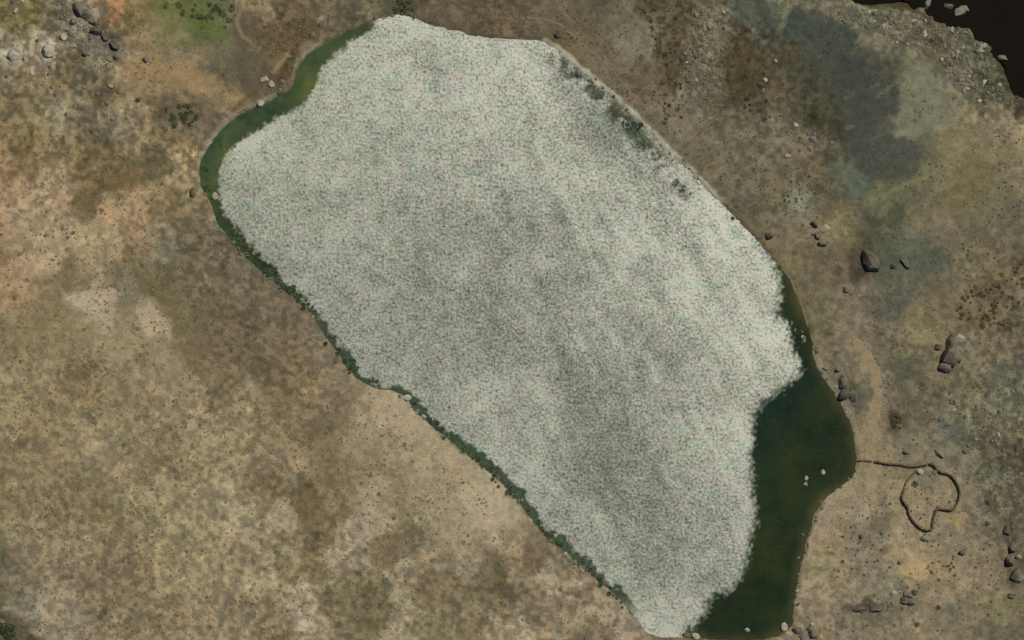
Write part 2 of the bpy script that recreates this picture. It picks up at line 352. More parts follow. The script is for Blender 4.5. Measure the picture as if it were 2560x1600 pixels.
# soil and plant cover colours seen at points of the photograph: x, y, r, g, b
SOIL = """30 30 120 105 65;60 60 110 100 55;150 60 115 105 78;210 40 132 124 104;250 100 98 91 74;280 15 165 115 75;330 40 122 108 62;420 60 112 110 62;500 15 92 97 54;540 60 85 95 50;560 120 110 104 70;420 130 135 115 85;350 120 145 118 88;480 180 135 115 80;400 200 140 118 82;540 230 146 119 84;590 60 118 108 78;620 90 90 80 58;560 160 100 92 68;600 175 95 85 65
30 130 148 138 115;120 130 150 135 115;170 150 105 95 60;250 140 123 116 95;60 200 130 112 80;150 200 118 100 70;220 200 110 100 75;260 230 110 95 65;300 180 138 122 98;120 260 130 118 88;60 280 125 108 75;150 310 128 118 92;230 330 100 88 65;280 330 128 118 98;50 350 130 108 72;150 370 130 110 70;280 370 105 90 60;330 340 145 122 88;350 280 138 122 92;400 280 95 85 62;470 290 100 88 68;450 340 125 105 72;370 380 105 92 62;500 300 110 98 72;340 200 142 118 86
60 410 118 95 60;150 420 150 128 95;220 420 120 98 62;300 440 110 90 58;30 450 150 115 85;80 480 152 130 97;20 500 165 135 105;100 520 165 140 108;160 500 160 130 100;210 510 105 88 58;270 540 168 138 102;300 530 170 140 105;340 490 163 130 92;400 480 150 125 88;440 450 158 130 95;380 420 95 85 58;440 520 110 98 68;480 480 125 108 78;150 570 165 140 112;200 590 173 147 108;120 620 172 145 112;60 600 160 135 100;30 690 163 133 97;100 660 172 145 115;20 650 140 112 75;160 680 122 102 70;250 640 160 135 98;250 670 168 143 113;200 680 110 100 68;290 690 108 98 65;330 590 135 108 78;370 590 148 124 95;400 620 138 130 105;440 640 110 100 75;480 570 112 98 73;540 600 108 96 74;400 680 112 100 68;480 680 108 98 70;560 690 105 92 68;600 690 108 98 78
220 740 173 156 126;265 755 173 152 122;310 725 128 118 98;370 795 172 152 122;325 765 118 106 76;410 720 105 92 58;480 720 110 98 72;600 740 113 97 75;30 740 155 125 88;120 770 130 112 78;60 790 140 120 82;170 790 132 113 80;450 790 115 102 72;540 780 105 90 65
50 850 130 112 78;150 850 135 118 85;300 850 150 130 98;400 900 145 125 95;480 850 120 102 72;560 830 110 95 68;620 820 105 92 70;600 900 115 100 72;200 950 133 113 80;100 930 145 125 92;30 1000 145 128 92;300 1000 135 118 88;450 980 145 125 95;560 960 118 102 75;620 1000 138 120 90;100 1100 138 118 85;250 1100 142 125 92;400 1100 135 118 85;550 1100 145 128 95;50 1200 135 118 85;200 1250 130 112 80;350 1250 142 125 92;500 1250 145 128 95;600 1280 153 136 104;150 1350 138 120 90;300 1380 135 115 85;450 1400 145 128 95;600 1420 148 130 98;80 1450 135 118 92;60 1515 140 130 110;150 1560 143 128 103;15 1580 85 80 55;250 1500 130 112 85;400 1540 130 112 82;550 1530 140 122 92;620 1580 138 120 90;40 1470 105 98 72
700 820 112 98 75;760 830 113 100 80;720 900 118 100 72;800 900 125 108 85;850 950 128 111 85;700 960 110 95 65;780 980 138 118 88;900 990 150 132 105;950 1020 165 145 115;1000 1040 165 145 118;850 1010 118 100 75;700 1050 130 112 80;800 1070 125 108 78;900 1090 145 128 98;1000 1110 150 132 105;1080 1120 165 145 112;1150 1190 160 140 110;700 1150 140 120 92;820 1150 125 105 75;950 1150 140 120 92;1060 1180 155 138 110;1020 1080 163 143 113
680 1230 120 102 72;780 1260 105 92 62;700 1290 156 138 110;850 1230 128 110 80;930 1230 155 138 108;1000 1260 145 125 95;1100 1250 155 138 110;1200 1270 167 149 121;1240 1300 165 145 115;790 1330 115 98 70;920 1320 155 140 112;970 1370 120 102 75;1010 1350 115 107 78;860 1380 156 137 111;700 1400 145 128 95;760 1420 125 105 75;880 1430 125 108 78;1000 1420 150 132 105;1100 1380 148 130 102;1180 1380 150 132 105;1250 1420 106 93 66;1090 1470 120 102 72;950 1510 107 94 64;860 1500 117 106 76;760 1520 158 138 113;700 1560 125 108 78;1000 1530 153 136 107;1090 1560 120 108 78;1180 1540 120 104 76;1260 1540 150 130 100;1260 1480 97 89 61
1290 1380 145 122 92;1330 1420 150 128 98;1300 1470 107 92 66;1340 1380 105 92 65;1400 1400 125 110 85;1380 1470 155 135 108;1450 1470 143 120 98;1350 1530 125 105 78;1420 1550 145 125 98;1500 1530 150 130 105;1550 1550 145 130 108;1570 1590 150 128 105;1490 1580 115 98 72;1300 1580 160 140 112;1640 1600 130 110 80;1840 1625 105 90 62
660 30 150 125 90;700 40 105 88 62;660 80 112 98 76;760 60 95 82 55;800 40 108 98 70;700 105 96 79 54;780 95 115 96 72;870 55 105 95 75;900 20 110 104 72;960 15 105 95 70;1000 10 78 77 56;1040 30 82 73 56;1100 20 112 98 78;1180 15 95 82 60;1100 60 105 92 70;1180 60 95 80 62;1250 30 100 85 62;1240 80 100 82 65;1290 50 118 100 75;1340 40 120 102 78;1310 20 90 72 52;1380 25 115 100 80;1330 85 90 80 62;1385 80 78 72 50;1420 110 120 105 75;1410 60 120 100 75;1450 40 95 85 65;1500 30 95 88 68;1500 90 105 95 75;1560 70 118 110 88;1600 100 118 110 88;1560 130 115 105 85;1640 60 88 78 55;1690 90 95 83 60;1700 150 90 80 57;1750 50 92 84 60;1780 80 118 110 86;1760 110 113 106 83;1770 150 108 103 83;1680 200 84 74 51;1720 190 105 98 78;1600 200 100 88 68;1520 160 118 102 80;1480 150 105 98 75;1560 200 110 98 78;1620 260 112 102 82;1700 280 120 112 88;1720 310 118 108 85;1800 100 88 78 54;1830 120 78 68 44;1860 180 82 72 50;1840 240 85 75 55;1880 280 92 85 62;1800 300 100 92 68;1770 340 112 105 82;1650 300 110 100 78;1680 350 105 98 75;1750 390 105 98 75;1850 360 112 105 82;1900 340 105 98 72;1800 430 106 98 76;1850 480 110 100 78;1880 540 104 94 70
1850 20 80 85 72;1900 60 68 70 57;1880 40 92 95 80;1960 10 110 108 82;1960 80 70 73 59;2000 40 65 72 58;2060 30 110 105 85;2050 100 65 68 52;2080 60 92 95 77;2100 130 68 68 58;2130 180 65 65 55;2000 180 72 70 52;1960 150 82 72 50;1950 220 90 79 57;2050 230 65 65 50;2140 240 65 63 60;2200 80 105 98 78;2180 30 110 105 85;2260 60 113 106 84;2180 100 110 108 85;2280 110 108 102 78;2330 80 90 80 62;2300 30 95 82 62;2200 150 86 86 78;2220 180 70 70 55;2280 160 112 108 82;2300 220 115 112 88;2250 220 110 110 82;2340 150 105 98 75;2400 120 95 88 70;2440 140 78 85 65;2480 140 85 92 75;2400 200 113 106 87;2370 260 110 108 82;2280 280 105 105 80;2200 250 75 78 65;2230 240 70 72 58;2150 280 70 72 62;2180 310 78 78 72;2250 300 98 95 88;2260 330 116 113 91;2100 290 75 75 55;2050 280 68 65 48;2000 280 80 75 55;1950 300 110 108 88;1970 340 112 105 85;2020 370 120 102 82;2080 340 72 70 50;2130 350 65 70 62;2200 350 80 88 75;2250 380 75 78 62;2150 390 75 80 70;2450 250 92 88 65;2500 230 70 68 50;2500 300 133 117 92;2550 330 148 129 95;2420 310 122 112 85;2400 350 125 115 80;2500 370 125 110 78;2540 270 64 61 42
1980 430 108 98 75;2050 430 100 85 62;1950 460 108 98 68;2000 495 116 119 96;2060 480 100 90 68;2120 440 92 106 89;2180 440 80 88 75;2250 430 75 80 72;2280 420 78 82 68;2350 440 120 110 75;2430 440 112 100 62;2530 420 126 116 84;2480 490 110 105 72;2400 480 110 100 65;2300 470 100 95 70;2220 480 108 108 70;2190 510 113 108 79;2240 530 82 82 62;2190 550 72 74 56;2160 540 90 92 70;2320 540 120 108 80;2400 560 108 100 72;2500 560 100 98 75;2540 600 110 98 78;2340 590 122 105 85;2250 590 95 92 72;2280 615 116 113 88;2110 575 130 114 70;2100 530 118 105 75;2000 560 115 102 80;1960 590 112 100 75;1980 640 120 105 72;2060 640 108 95 68;2130 620 95 82 68;2160 620 70 70 50;2150 650 68 60 44;2210 650 78 88 68;2260 640 82 92 72;2340 630 78 88 75;2310 660 88 92 78;2420 640 112 105 78;2500 660 115 100 72;2550 650 90 80 54;2250 690 90 92 80;2330 680 95 95 78;2080 700 115 98 72;2000 690 108 95 72;2020 720 112 100 72;2060 740 112 105 68;2140 740 125 108 92;2180 760 105 100 78;2220 760 82 85 78;2280 720 98 95 78;2350 740 112 100 72;2400 700 120 108 75;2300 790 128 112 75;2450 720 118 102 72;2500 720 95 82 54;2480 760 105 92 62;2540 740 120 105 88;2400 770 112 98 72;2550 780 105 92 70
2060 830 112 105 72;2080 870 110 102 70;2140 850 130 112 88;2120 840 125 110 95;2160 890 130 112 85;2190 910 135 118 88;2180 960 138 120 92;2200 980 130 112 90;2210 1010 128 110 92;2180 1060 142 122 95;2165 1080 138 118 82;2170 1130 138 118 85;2140 940 105 105 85;2110 930 100 92 72;2130 990 72 70 54;2150 1010 85 90 75;2150 1035 110 108 90;2100 1000 125 115 90;2250 830 122 110 80;2230 870 112 105 78;2280 850 115 105 72;2250 920 90 88 68;2220 900 110 102 80;2280 950 105 98 75;2320 980 112 98 78;2250 1000 105 95 75;2240 1050 84 73 54;2260 1100 110 100 78;2330 1050 112 100 78;2350 1080 108 105 85;2370 1060 102 102 88;2400 1020 112 108 80;2430 960 110 105 75;2450 900 112 105 80;2480 850 118 102 78;2500 940 108 100 78;2540 970 88 92 80;2520 1000 108 110 82;2450 1040 112 112 85;2540 1060 105 100 75;2400 1120 88 85 68;2480 1100 100 92 72;2350 1120 120 112 92;2280 1130 115 113 88;2260 1150 118 110 95;2370 1150 125 115 92;2440 1150 108 105 78;2530 1150 92 80 58;2250 1185 132 114 80;2180 1190 148 125 95;2300 1190 118 107 84;2500 1190 105 105 82;2330 1100 112 105 82
2150 1220 155 128 98;2200 1210 148 130 92;2240 1230 145 125 92;2100 1260 150 130 100;2130 1300 135 118 92;2170 1270 148 134 106;2200 1310 105 98 78;2150 1290 130 112 88;2060 1320 155 122 100;2090 1350 145 125 92;2060 1400 140 125 85;2100 1400 138 122 90;2150 1380 125 115 98;2200 1400 135 118 95;2250 1350 150 128 98;2290 1420 170 145 100;2300 1380 160 130 98;2330 1350 150 122 98;2370 1420 148 122 85;2330 1450 150 122 90;2400 1350 130 118 90;2400 1305 150 130 88;2360 1340 120 120 98;2430 1310 112 98 86;2350 1240 142 125 95;2300 1240 145 122 95;2360 1290 140 122 90;2430 1230 125 118 92;2460 1280 120 112 90;2480 1230 110 102 80;2520 1220 95 92 72;2500 1300 115 102 80;2540 1300 95 88 68;2450 1370 120 105 82;2500 1380 112 98 78;2440 1420 140 120 92;2470 1460 140 115 88;2400 1470 148 128 95;2200 1460 125 115 92;2150 1470 125 112 92;2050 1480 150 128 98;2030 1530 140 120 95;2080 1530 135 118 92;2130 1560 115 105 88;2200 1550 120 112 88;2250 1520 115 108 82;2330 1500 140 120 95;2380 1540 112 105 82;2450 1530 120 110 80;2500 1520 125 120 78;2540 1500 130 115 80;2300 1570 145 125 95;2400 1580 132 115 90;2500 1580 110 98 75;2150 1590 135 120 95;2240 1590 130 115 90;2060 1590 135 115 85;2540 1570 105 95 70;2540 1440 102 90 76"""
obs = np.array([[float(v) for v in t.split()] for t in SOIL.replace('\n', ';').split(';')])
soil_field = field(obs[:, :2], lin(obs[:, 2:5]), 25.0)
# how rough the cover looks at points of the photograph: smooth turf and bare soil low, scree and heath high
ROUGHNESS = np.array([[430,170,.4],[530,220,.4],[220,750,.45],[370,795,.45],[1000,1040,.5],[1200,1270,.5],[1080,1120,.5],[2290,1420,.45],[2150,1220,.5],[2200,1200,.45],
 [2400,480,.4],[2200,350,.5],[2150,180,.55],[2300,230,.45],[1560,120,.5],[1700,300,.6],[2350,1240,.5],[2180,1000,.5],[300,550,.8],[120,620,.7],[150,300,1.25],[60,400,1.2],
 [200,100,1.5],[250,1000,.95],[100,1250,.95],[400,1350,1.0],[700,1450,1.1],[1000,1450,1.0],[1300,1500,1.1],[500,620,1.1],[700,920,1.0],[1700,150,1.5],[1760,80,1.6],[2230,70,1.6],
 [2420,160,1.7],[2480,750,1.1],[2450,1050,1.3],[2520,1250,1.4],[2400,950,1.0],[1100,50,.9],[780,60,1.1],[450,290,1.5],[1880,220,1.1],[2000,300,1.2],[2300,600,.5],[2380,700,.6],
 [2040,700,.7],[2200,1450,.9],[2450,1450,.7],[1950,450,.8],[2130,980,1.0]])
rough_field = field(ROUGHNESS[:, :2], ROUGHNESS[:, 2:3], 70.0)

P = project(np.column_stack([GX.ravel(), GY.ravel(), GZ.ravel()]))
PX = P[:, 0].reshape(GX.shape); PY = P[:, 1].reshape(GX.shape)
wx = 46 * fbm(GX, GY, 9, 21, 5, .62); wy = 46 * fbm(GX, GY, 9, 22, 5, .62)
inframe = (np.abs(PX - 1280) < 1560) & (np.abs(PY - 800) < 1060)
# away from the frame the same ground goes on: fold the plan back into the part that was seen
fx = np.abs((PX + wx) % 5120); fx = np.where(fx > 2560, 5120 - fx, fx)
fy = np.abs((PY + wy) % 3200); fy = np.where(fy > 1600, 3200 - fy, fy)
soil = soil_field(np.where(inframe, PX + wx, fx), np.where(inframe, PY + wy, fy))
left = 1 - sstep(-40, 60, GX - .6 * GY)
rgh = rough_field(np.where(inframe, PX, fx), np.where(inframe, PY, fy))[..., 0]
clump = lambda v, k: np.tanh(k * v)
bl = clump(fbm(GX, GY, 6.0, 31, 4, .7), 3.2) * .38 + clump(vnoise(GX, GY, 2.7, 34) + .75 * vnoise(GX + .5 * GY, GY, 1.5, 36), 2.2) * .75
bl2 = np.maximum(vnoise(GX, GY, 2.2, 38) * .7 + vnoise(GX + 31, GY, 5.0, 39) * .5 - .42, 0)      # darker single plants
bl3 = np.maximum(vnoise(GX, GY, 1.9, 42) * .7 + vnoise(GX + 57, GY, 6.0, 43) * .5 - .5, 0)         # paler stones and bare spots
y_ = (soil @ np.array([.25, .6, .15]))[..., None]
pull = (.30 + .15 * (1 - left))[..., None]           # the cover is never far from dry straw brown
soil = soil * (1 - pull) + y_ * np.array([1.15, .985, .60]) * pull
lum = np.exp(rgh * (.34 * bl - .9 * bl2 + .7 * bl3) + .08 * fbm(GX, GY, 26, 35, 3) + .02)
soil = soil * lum[..., None]
hue = fbm(GX, GY, 7, 37, 4)[..., None]
soil = soil * (1 + hue * np.array([.06, 0, -.05]) + (rgh * bl)[..., None] * np.array([.02, 0, -.03])) * np.array([.955, .965, .945])
def line_mask(pts, width, soft):
    d = sdist(PX[inframe], PY[inframe], chaikin(pts, 2, False), closed=False)
    d = d + 3 * vnoise(GX[inframe], GY[inframe], 2.5, 41)
    o = np.zeros(GX.shape); o[inframe] = 1 - sstep(width - soft, width + soft, d)
    return o[..., None]
def lay(mask, c):
    global soil
    soil = soil * (1 - mask) + lin(c) * lum[..., None] ** .5 * mask
# washed gravel along the shores, wet ditches, bare streaks and the painted shadow of one ledge
lay(.85 * line_mask([(1362,102),(1402,128),(1464,180),(1519,226),(1583,283),(1628,331),(1697,395),(1768,468),(1800,500)], 7, 4), (182, 177, 152))
lay(.6 * line_mask([(2036,890),(2062,942),(2093,986),(2121,1030),(2136,1066),(2146,1110)], 8, 5), (150, 136, 110))
lay(.6 * line_mask([(2138,1192),(2108,1222),(2074,1245),(2053,1270),(2034,1309),(2024,1362),(2005,1423),(1995,1480),(1991,1530)], 7, 5), (152, 140, 116))
lay(.55 * line_mask([(500,400),(508,380),(540,328),(572,292),(636,262),(690,236)], 7, 4), (140, 134, 112))
lay(.6 * line_mask([(733,210),(735,180),(752,146),(785,120),(800,112)], 6, 4), (148, 140, 116))
lay(.8 * line_mask([(738,130),(722,155),(708,178)], 8, 6), (82, 66, 38))
lay(.7 * line_mask([(655,205),(640,225),(612,250),(585,275)], 7, 6), (92, 76, 50))
lay(.55 * line_mask([(655,132),(660,160),(672,180)], 5, 4), (92, 80, 52))
lay(.5 * line_mask([(720,135),(700,160),(684,178)], 5, 4), (146, 128, 86))
lay(.55 * line_mask([(2168,505),(2200,495),(2260,465),(2320,440)], 6, 5), (118, 116, 76))
lay(.5 * line_mask([(2190,455),(2140,425),(2128,420)], 4, 4), (112, 116, 92))
lay(.6 * line_mask([(1985,480),(2000,505),(2010,525)], 7, 5), (136, 140, 114))
lay(.55 * line_mask([(1960,20),(1965,45),(1950,80)], 9, 6), (116, 116, 92))
lay(.6 * line_mask([(2130,1525),(2165,1518),(2200,1517)], 7, 6), (74, 68, 50))  # long dark shadow along the low ledge, painted into the soil colour
lay(.45 * line_mask([(180,345),(178,380)], 5, 4), (150, 128, 86))
lay(.5 * line_mask([(378,270),(360,330),(345,360)], 5, 4), (152, 130, 96))
def blob(cx, cy, a, b_, ang, c, k=.75):
    m_ = (np.abs(PX - cx) < 3 * max(a, b_)) & (np.abs(PY - cy) < 3 * max(a, b_))
    x = PX[m_] - cx + .5 * wx[m_]; y = PY[m_] - cy + .5 * wy[m_]
    ca, sa = math.cos(R(ang)), math.sin(R(ang))
    d = np.hypot((x * ca + y * sa) / a, (-x * sa + y * ca) / b_) + .3 * fbm(GX[m_], GY[m_], 5, 45, 3, .65)
    o = np.zeros(GX.shape); o[m_] = k * (1 - sstep(.84, 1.12, d))
    lay(o[..., None], c)
def sheet(poly, c, k, soft=7):
    m_ = inframe
    d = sdist(PX[m_] + .55 * wx[m_], PY[m_] + .55 * wy[m_], chaikin(poly, 1))
    o = np.zeros(GX.shape); o[m_] = k * (1 - sstep(-soft, soft, d))
    lay(o[..., None], c)
sheet([(1980,40),(2050,20),(2110,60),(2180,130),(2245,205),(2200,258),(2258,228),(2246,268),(2160,318),(2300,350),(2304,396),(2246,448),(2150,444),(2112,336),(2084,230),(2010,150)], (70, 71, 59), .72)
sheet([(2222,285),(2262,215),(2285,150),(2330,150),(2352,230),(2420,290),(2340,336),(2250,338),(2232,318)], (117, 113, 89), .7)
sheet([(1838,0),(1960,0),(1950,60),(1890,75),(1842,50)], (76, 81, 68), .6)
sheet([(2120,420),(2190,450),(2180,480),(2140,500),(2118,470)], (88, 98, 82), .5)
sheet([(2150,600),(2200,580),(2340,605),(2350,660),(2290,720),(2240,700),(2180,690),(2150,655)], (82, 86, 69), .55)
for k in range(7):      # pale rills and dark joints that cross the slate
    x_, y_ = 2010 + 34 * k, 60 + 52 * k
    lay(.4 * line_mask([(x_, y_ + 30), (x_ + 40, y_ + 8), (x_ + 86, y_ - 6)], 3, 3), (96, 98, 82) if k % 2 else (54, 54, 42))
lay(.55 * line_mask([(2188,250),(2215,225),(2250,205)], 5, 5), (104, 106, 90))
lay(.55 * line_mask([(2120,320),(2170,300),(2230,290)], 4, 4), (100, 104, 92))
lay(.5 * line_mask([(2085,260),(2100,330),(2120,400)], 6, 5), (62, 58, 40))
lay(.5 * line_mask([(1975,330),(2010,360),(2060,420),(2080,480)], 6, 6), (112, 96, 74))
lay(.5 * line_mask([(1900,400),(1940,360),(1990,330)], 6, 6), (126, 122, 100))
lay(.5 * line_mask([(2060,600),(2100,640),(2120,720),(2110,800)], 8, 6), (122, 106, 78))
lay(.5 * line_mask([(2420,300),(2480,300),(2540,330)], 7, 6), (146, 128, 98))
for B in ((2215,240,46,13,-32,(69,68,57)),(2185,288,62,14,-18,(69,69,60)),(2250,372,56,17,-4,(77,79,66)),(2080,95,58,44,20,(66,70,58)),(2135,190,52,44,30,(64,65,57)),(1868,18,62,18,0,(80,82,67)),
          (2002,62,46,36,0,(66,72,60)),(2298,205,34,62,-12,(116,113,89)),(2262,328,28,9,-20,(124,121,98)),(2190,552,26,14,5,(68,72,52)),(2242,532,26,22,30,(80,80,60)),(2335,628,16,22,0,(77,83,66)),(2165,628,10,34,20,(66,68,46)),
          (2222,652,34,15,10,(76,81,60)),(2262,662,30,10,40,(79,83,63)),(2205,1310,32,24,-25,(104,97,77)),(2160,1282,11,34,38,(152,140,112)),(2290,1420,36,32,0,(168,144,102)),(2400,1306,30,20,30,(152,132,90)),(2425,1310,13,14,0,(112,98,82)),
          (2236,1052,17,30,-15,(78,68,50)),(2530,1400,16,62,-5,(88,78,62)),(2150,1012,24,36,-25,(92,91,72)),(2112,975,9,40,-15,(78,74,58)),(2250,925,40,22,20,(90,88,68)),(2262,975,10,42,-35,(88,82,64)),(2400,1110,40,14,35,(86,84,66)),
          (2360,1075,34,26,0,(104,104,88)),(2375,1325,24,14,-30,(118,112,92)),(2160,1515,44,9,-6,(72,66,50)),(2470,1235,9,26,0,(88,84,64)),(2500,1290,10,34,-20,(90,86,66)),  # includes the flat dark oval that paints the low ledge's shadow
          (450,283,60,20,8,(92,84,62)),(392,418,46,24,0,(92,84,58)),(215,505,24,36,0,(106,90,60)),(300,448,46,24,0,(112,92,60)),(222,752,34,38,0,(174,157,127)),(272,762,30,46,10,(172,152,122)),(375,800,32,34,20,(171,151,121)),(270,540,44,20,-25,(168,139,103)),
          (1000,1045,82,30,38,(164,144,115)),(1130,1160,70,28,42,(160,141,110)),(1215,1275,52,40,20,(166,148,120)),(205,38,36,30,30,(134,127,108)),(255,120,50,24,25,(108,101,84)),(120,128,22,18,0,(158,142,122)),(32,138,24,20,0,(150,142,120)),
          (420,185,120,46,10,(141,119,83)),(520,55,70,26,35,(88,98,50)),(440,22,80,16,0,(100,102,56)),(620,75,38,42,0,(92,82,60)),(700,95,50,40,0,(94,78,54)),(755,60,40,22,0,(90,76,50)),(290,12,22,14,30,(160,116,80)),
          (780,1270,52,36,20,(108,94,64)),(975,1372,40,56,20,(118,101,74)),(1012,1350,22,26,0,(112,105,76)),(1255,1440,26,56,10,(100,90,62)),(920,1318,44,26,0,(157,141,113)),(700,1290,36,34,0,(156,138,110)),(860,1500,26,34,0,(115,105,75)),(1330,1400,40,30,45,(104,90,64)),
          (1580,100,60,52,0,(119,111,89)),(1690,300,70,34,40,(120,111,87)),(1690,140,20,110,3,(84,74,52)),(1775,95,30,60,0,(118,112,88)),(1850,170,46,90,-10,(78,68,46)),(1100,55,90,26,12,(102,89,68)),(1010,14,40,18,0,(76,77,56))):
    blob(*B)
for k in range(9):      # drag marks of the animal trails beside the upper shore
    o = 14 + 11 * k
    lay(.22 * line_mask([(1520 + o, 150 + .4 * o), (1600 + o, 220 + .5 * o), (1700 + .8 * o, 320 + .3 * o), (1800 + .4 * o, 410 - .05 * o)], 2.5, 2.5), (138, 122, 96) if k % 2 else (84, 76, 56))
rim = (sstep(2.2, .3, SD + 1.2 * fbm(GX, GY, 5, 47, 4, .65)) * sstep(-.35, .3, fbm(GX, GY, 13, 48, 3)))[..., None]
lay(.6 * rim, (84, 78, 54))
# wet bed under the water
wet = sstep(.4, -1.5, np.minimum(SD, ST))[..., None]
soil = soil * (1 - wet) + lin((70, 66, 40)) * wet
soil_alb = np.clip(soil / ILLUM, .004, .8)
ny, nx = GX.shape
idx = np.arange(nx * ny).reshape(ny, nx)
F = np.stack([idx[:-1, :-1], idx[:-1, 1:], idx[1:, 1:], idx[1:, :-1]], -1).reshape(-1, 4)
g_me = mesh_np('ground', np.column_stack([GX.ravel(), GY.ravel(), GZ.ravel()]), F, M_ground,
               {'soil': ('FLOAT_COLOR', soil_alb.reshape(-1, 3))}, smooth=True)
link(bpy.data.objects.new('ground', g_me), 'tan and olive high pasture ground round the lagoon', kind='structure')

# ------------------------------------------------------------------ water
# wind roughness of the lagoon: how strongly the ripples return the sun at points of the photograph (0..255)
GLINT = """1000 100 172;1250 150 170;1000 250 168;800 300 165;620 350 195;600 450 168;900 420 168;1100 400 166;1300 300 168;1400 250 158;1500 270 130;1540 285 98;1560 305 90;1590 345 125;1600 400 145;1650 380 128;1700 430 160;1500 450 162;1620 470 142;1700 520 160;1850 590 176;1400 600 152;1290 680 144;1300 740 142;1100 600 153;900 600 156;800 650 163;700 600 163;900 800 158;1000 850 152;1150 850 147;1300 800 143;1450 750 152;1600 700 158;1750 650 164;1900 700 180;1930 850 206;1850 800 170;1900 900 170;1880 970 152;1750 950 153;1600 950 148;1500 1000 136;1550 1100 128;1500 1200 126;1450 1100 140;1350 1100 164;1250 1050 168;1300 1200 178;1400 1300 168;1550 1300 128;1650 1200 136;1700 1100 148;1800 1050 178;1820 1150 176;1830 1250 162;1750 1300 147;1600 1380 142;1650 1350 140;1500 1380 168;1700 1400 143;1800 1420 155;1600 1480 170;1550 1450 175;1700 1480 160;1650 1530 182;1650 1580 228;1700 1560 190;1150 1050 170;1050 950 158;930 880 162;820 780 164;1400 160 150;1440 200 125;1350 140 160"""
gob = np.array([[float(v) for v in t.split()] for t in GLINT.split(';')])
glint_field = field(gob[:, :2], lin(gob[:, 2:3]), 52.0)
WSTEP = 0.7
wxs = np.arange(LAG_W[:, 0].min() - 4, LAG_W[:, 0].max() + 4, WSTEP)
wys = np.arange(LAG_W[:, 1].min() - 4, LAG_W[:, 1].max() + 4, WSTEP)
WX, WY = np.meshgrid(wxs, wys)
wsd = sdist(WX, WY, LAG_W) + shore_jitter(WX, WY)
WP = project(np.column_stack([WX.ravel(), WY.ravel(), np.zeros(WX.size)]))
wpx = WP[:, 0].reshape(WX.shape); wpy = WP[:, 1].reshape(WX.shape)
nw = sdist(wpx, wpy, np.array(CALM_NW)); se = sdist(wpx, wpy, np.array(CALM_SE))
rag = 7 * fbm(WX, WY, 5.0, 51, 4, .7) + 8 * vnoise(WX, WY, 1.3, 54) + 4 * vnoise(WX, WY, 2.6, 60)
edge_n = sstep(-7, 8, nw + .8 * rag)
edge_s = sstep(-14, 16, se + rag + 8 * fbm(WX, WY, 14, 53, 3))
# the lower-left shore is sheltered by its bank: a thin calm strip with gaps
sw_side = sstep(60, -20, (WX - 0) * 0.66 + (WY + 20) * .62)
strip = 3.4 + 3.2 * fbm(WX, WY, 14, 55, 3) + 1.6 * vnoise(WX, WY, 2.2, 56)
calm_sw = sstep(1560, 1480, wpy) * sw_side * sstep(1.4, -.8, -wsd - strip)
ne_d = sdist(wpx, wpy, np.array([(1395,150),(1440,190),(1500,245),(1560,300),(1605,350),(1660,415),(1720,480)], float), closed=False)
calm_ne = sstep(40, 6, ne_d) * sstep(-.32, .12, fbm(WX, WY, 7, 59, 4, .65) - .1 * sstep(1620, 1720, wpx))
ripple = edge_n * edge_s * (1 - .93 * calm_sw) * (1 - .82 * calm_ne)
# reflected sun per ripple strength, inverted to a facet spread (alpha)
T_B = math.tan((SUN_Z - OFF) / 2)
aa = np.linspace(.003, T_B, 200)
ll = aa ** 2 / (aa ** 2 + T_B ** 2) ** 2
ll = ll / ll[-1]
GLINT_TOP = .62
want = np.clip(glint_field(wpx, wpy)[..., 0] / GLINT_TOP, 0, 1)
ca_, sa_ = math.cos(R(-62)), math.sin(R(-62))           # wind rows run from upper left to lower right
along_ = WX * ca_ + WY * sa_; across_ = -WX * sa_ + WY * ca_
rows = fbm(along_ * .16, across_, 5.0, 64, 4, .62) * sstep(-60, 60, WX) + .5 * fbm(along_ * .3, across_, 9.0, 66, 3)
gust = np.exp(.34 * rows + .34 * fbm(WX, WY, 15, 67, 4, .6) + .2 * fbm(WX, WY, 4.5, 68, 3))
want = np.clip(want * gust, 0, 1)
alpha = np.interp(want * ripple, ll, aa)
deep = sstep(-1, 6, -wsd)
body = lin((60, 59, 29))[None, None] * (1 - deep[..., None]) + lin((30, 41, 14))[None, None] * deep[..., None]
nwmix = sstep(420, 200, np.hypot(wpx - 700, wpy - 250))[..., None]
body = body * (1 - nwmix) + lin((64, 76, 42)) * nwmix
teal = (sstep(80, 0, np.abs(se + 25)) * sstep(1350, 1050, wpy) * sstep(900, 980, wpy))[..., None]
body = body * (1 - .6 * teal) + lin((14, 38, 24)) * .6 * teal
gpatch = sstep(.05, .5, fbm(WX, WY, 15, 57, 4))[..., None] * ripple[..., None]
body = body * (1 + .5 * gpatch * np.array([.3, 1.0, .8]))
olive = (sstep(55, 0, np.hypot(wpx - 765, (wpy - 195) * .7)))[..., None]
body = body * (1 - .6 * olive) + .6 * olive * lin((80, 88, 40))
vv = fbm(WX, WY, 16, 58, 4, .6)[..., None]
body = body * (1 + .5 * vv + vv * np.array([.35, .1, -.1]))
body = body * (1 - .6 * calm_sw[..., None]) + .6 * calm_sw[..., None] * lin((46, 70, 42)) * (1 + .5 * vnoise(WX, WY, 2.5, 62)[..., None])
body = body * (1 - .6 * ripple[..., None]) + .6 * ripple[..., None] * lin((56, 68, 50)) * (1 + .35 * fbm(WX, WY, 9, 63, 4)[..., None])
body_alb = np.clip(body / ILLUM, .002, .3)
keep = wsd < 2.2
ny2, nx2 = WX.shape
idx = np.arange(nx2 * ny2).reshape(ny2, nx2)
kc = keep[:-1, :-1] & keep[:-1, 1:] & keep[1:, 1:] & keep[1:, :-1]
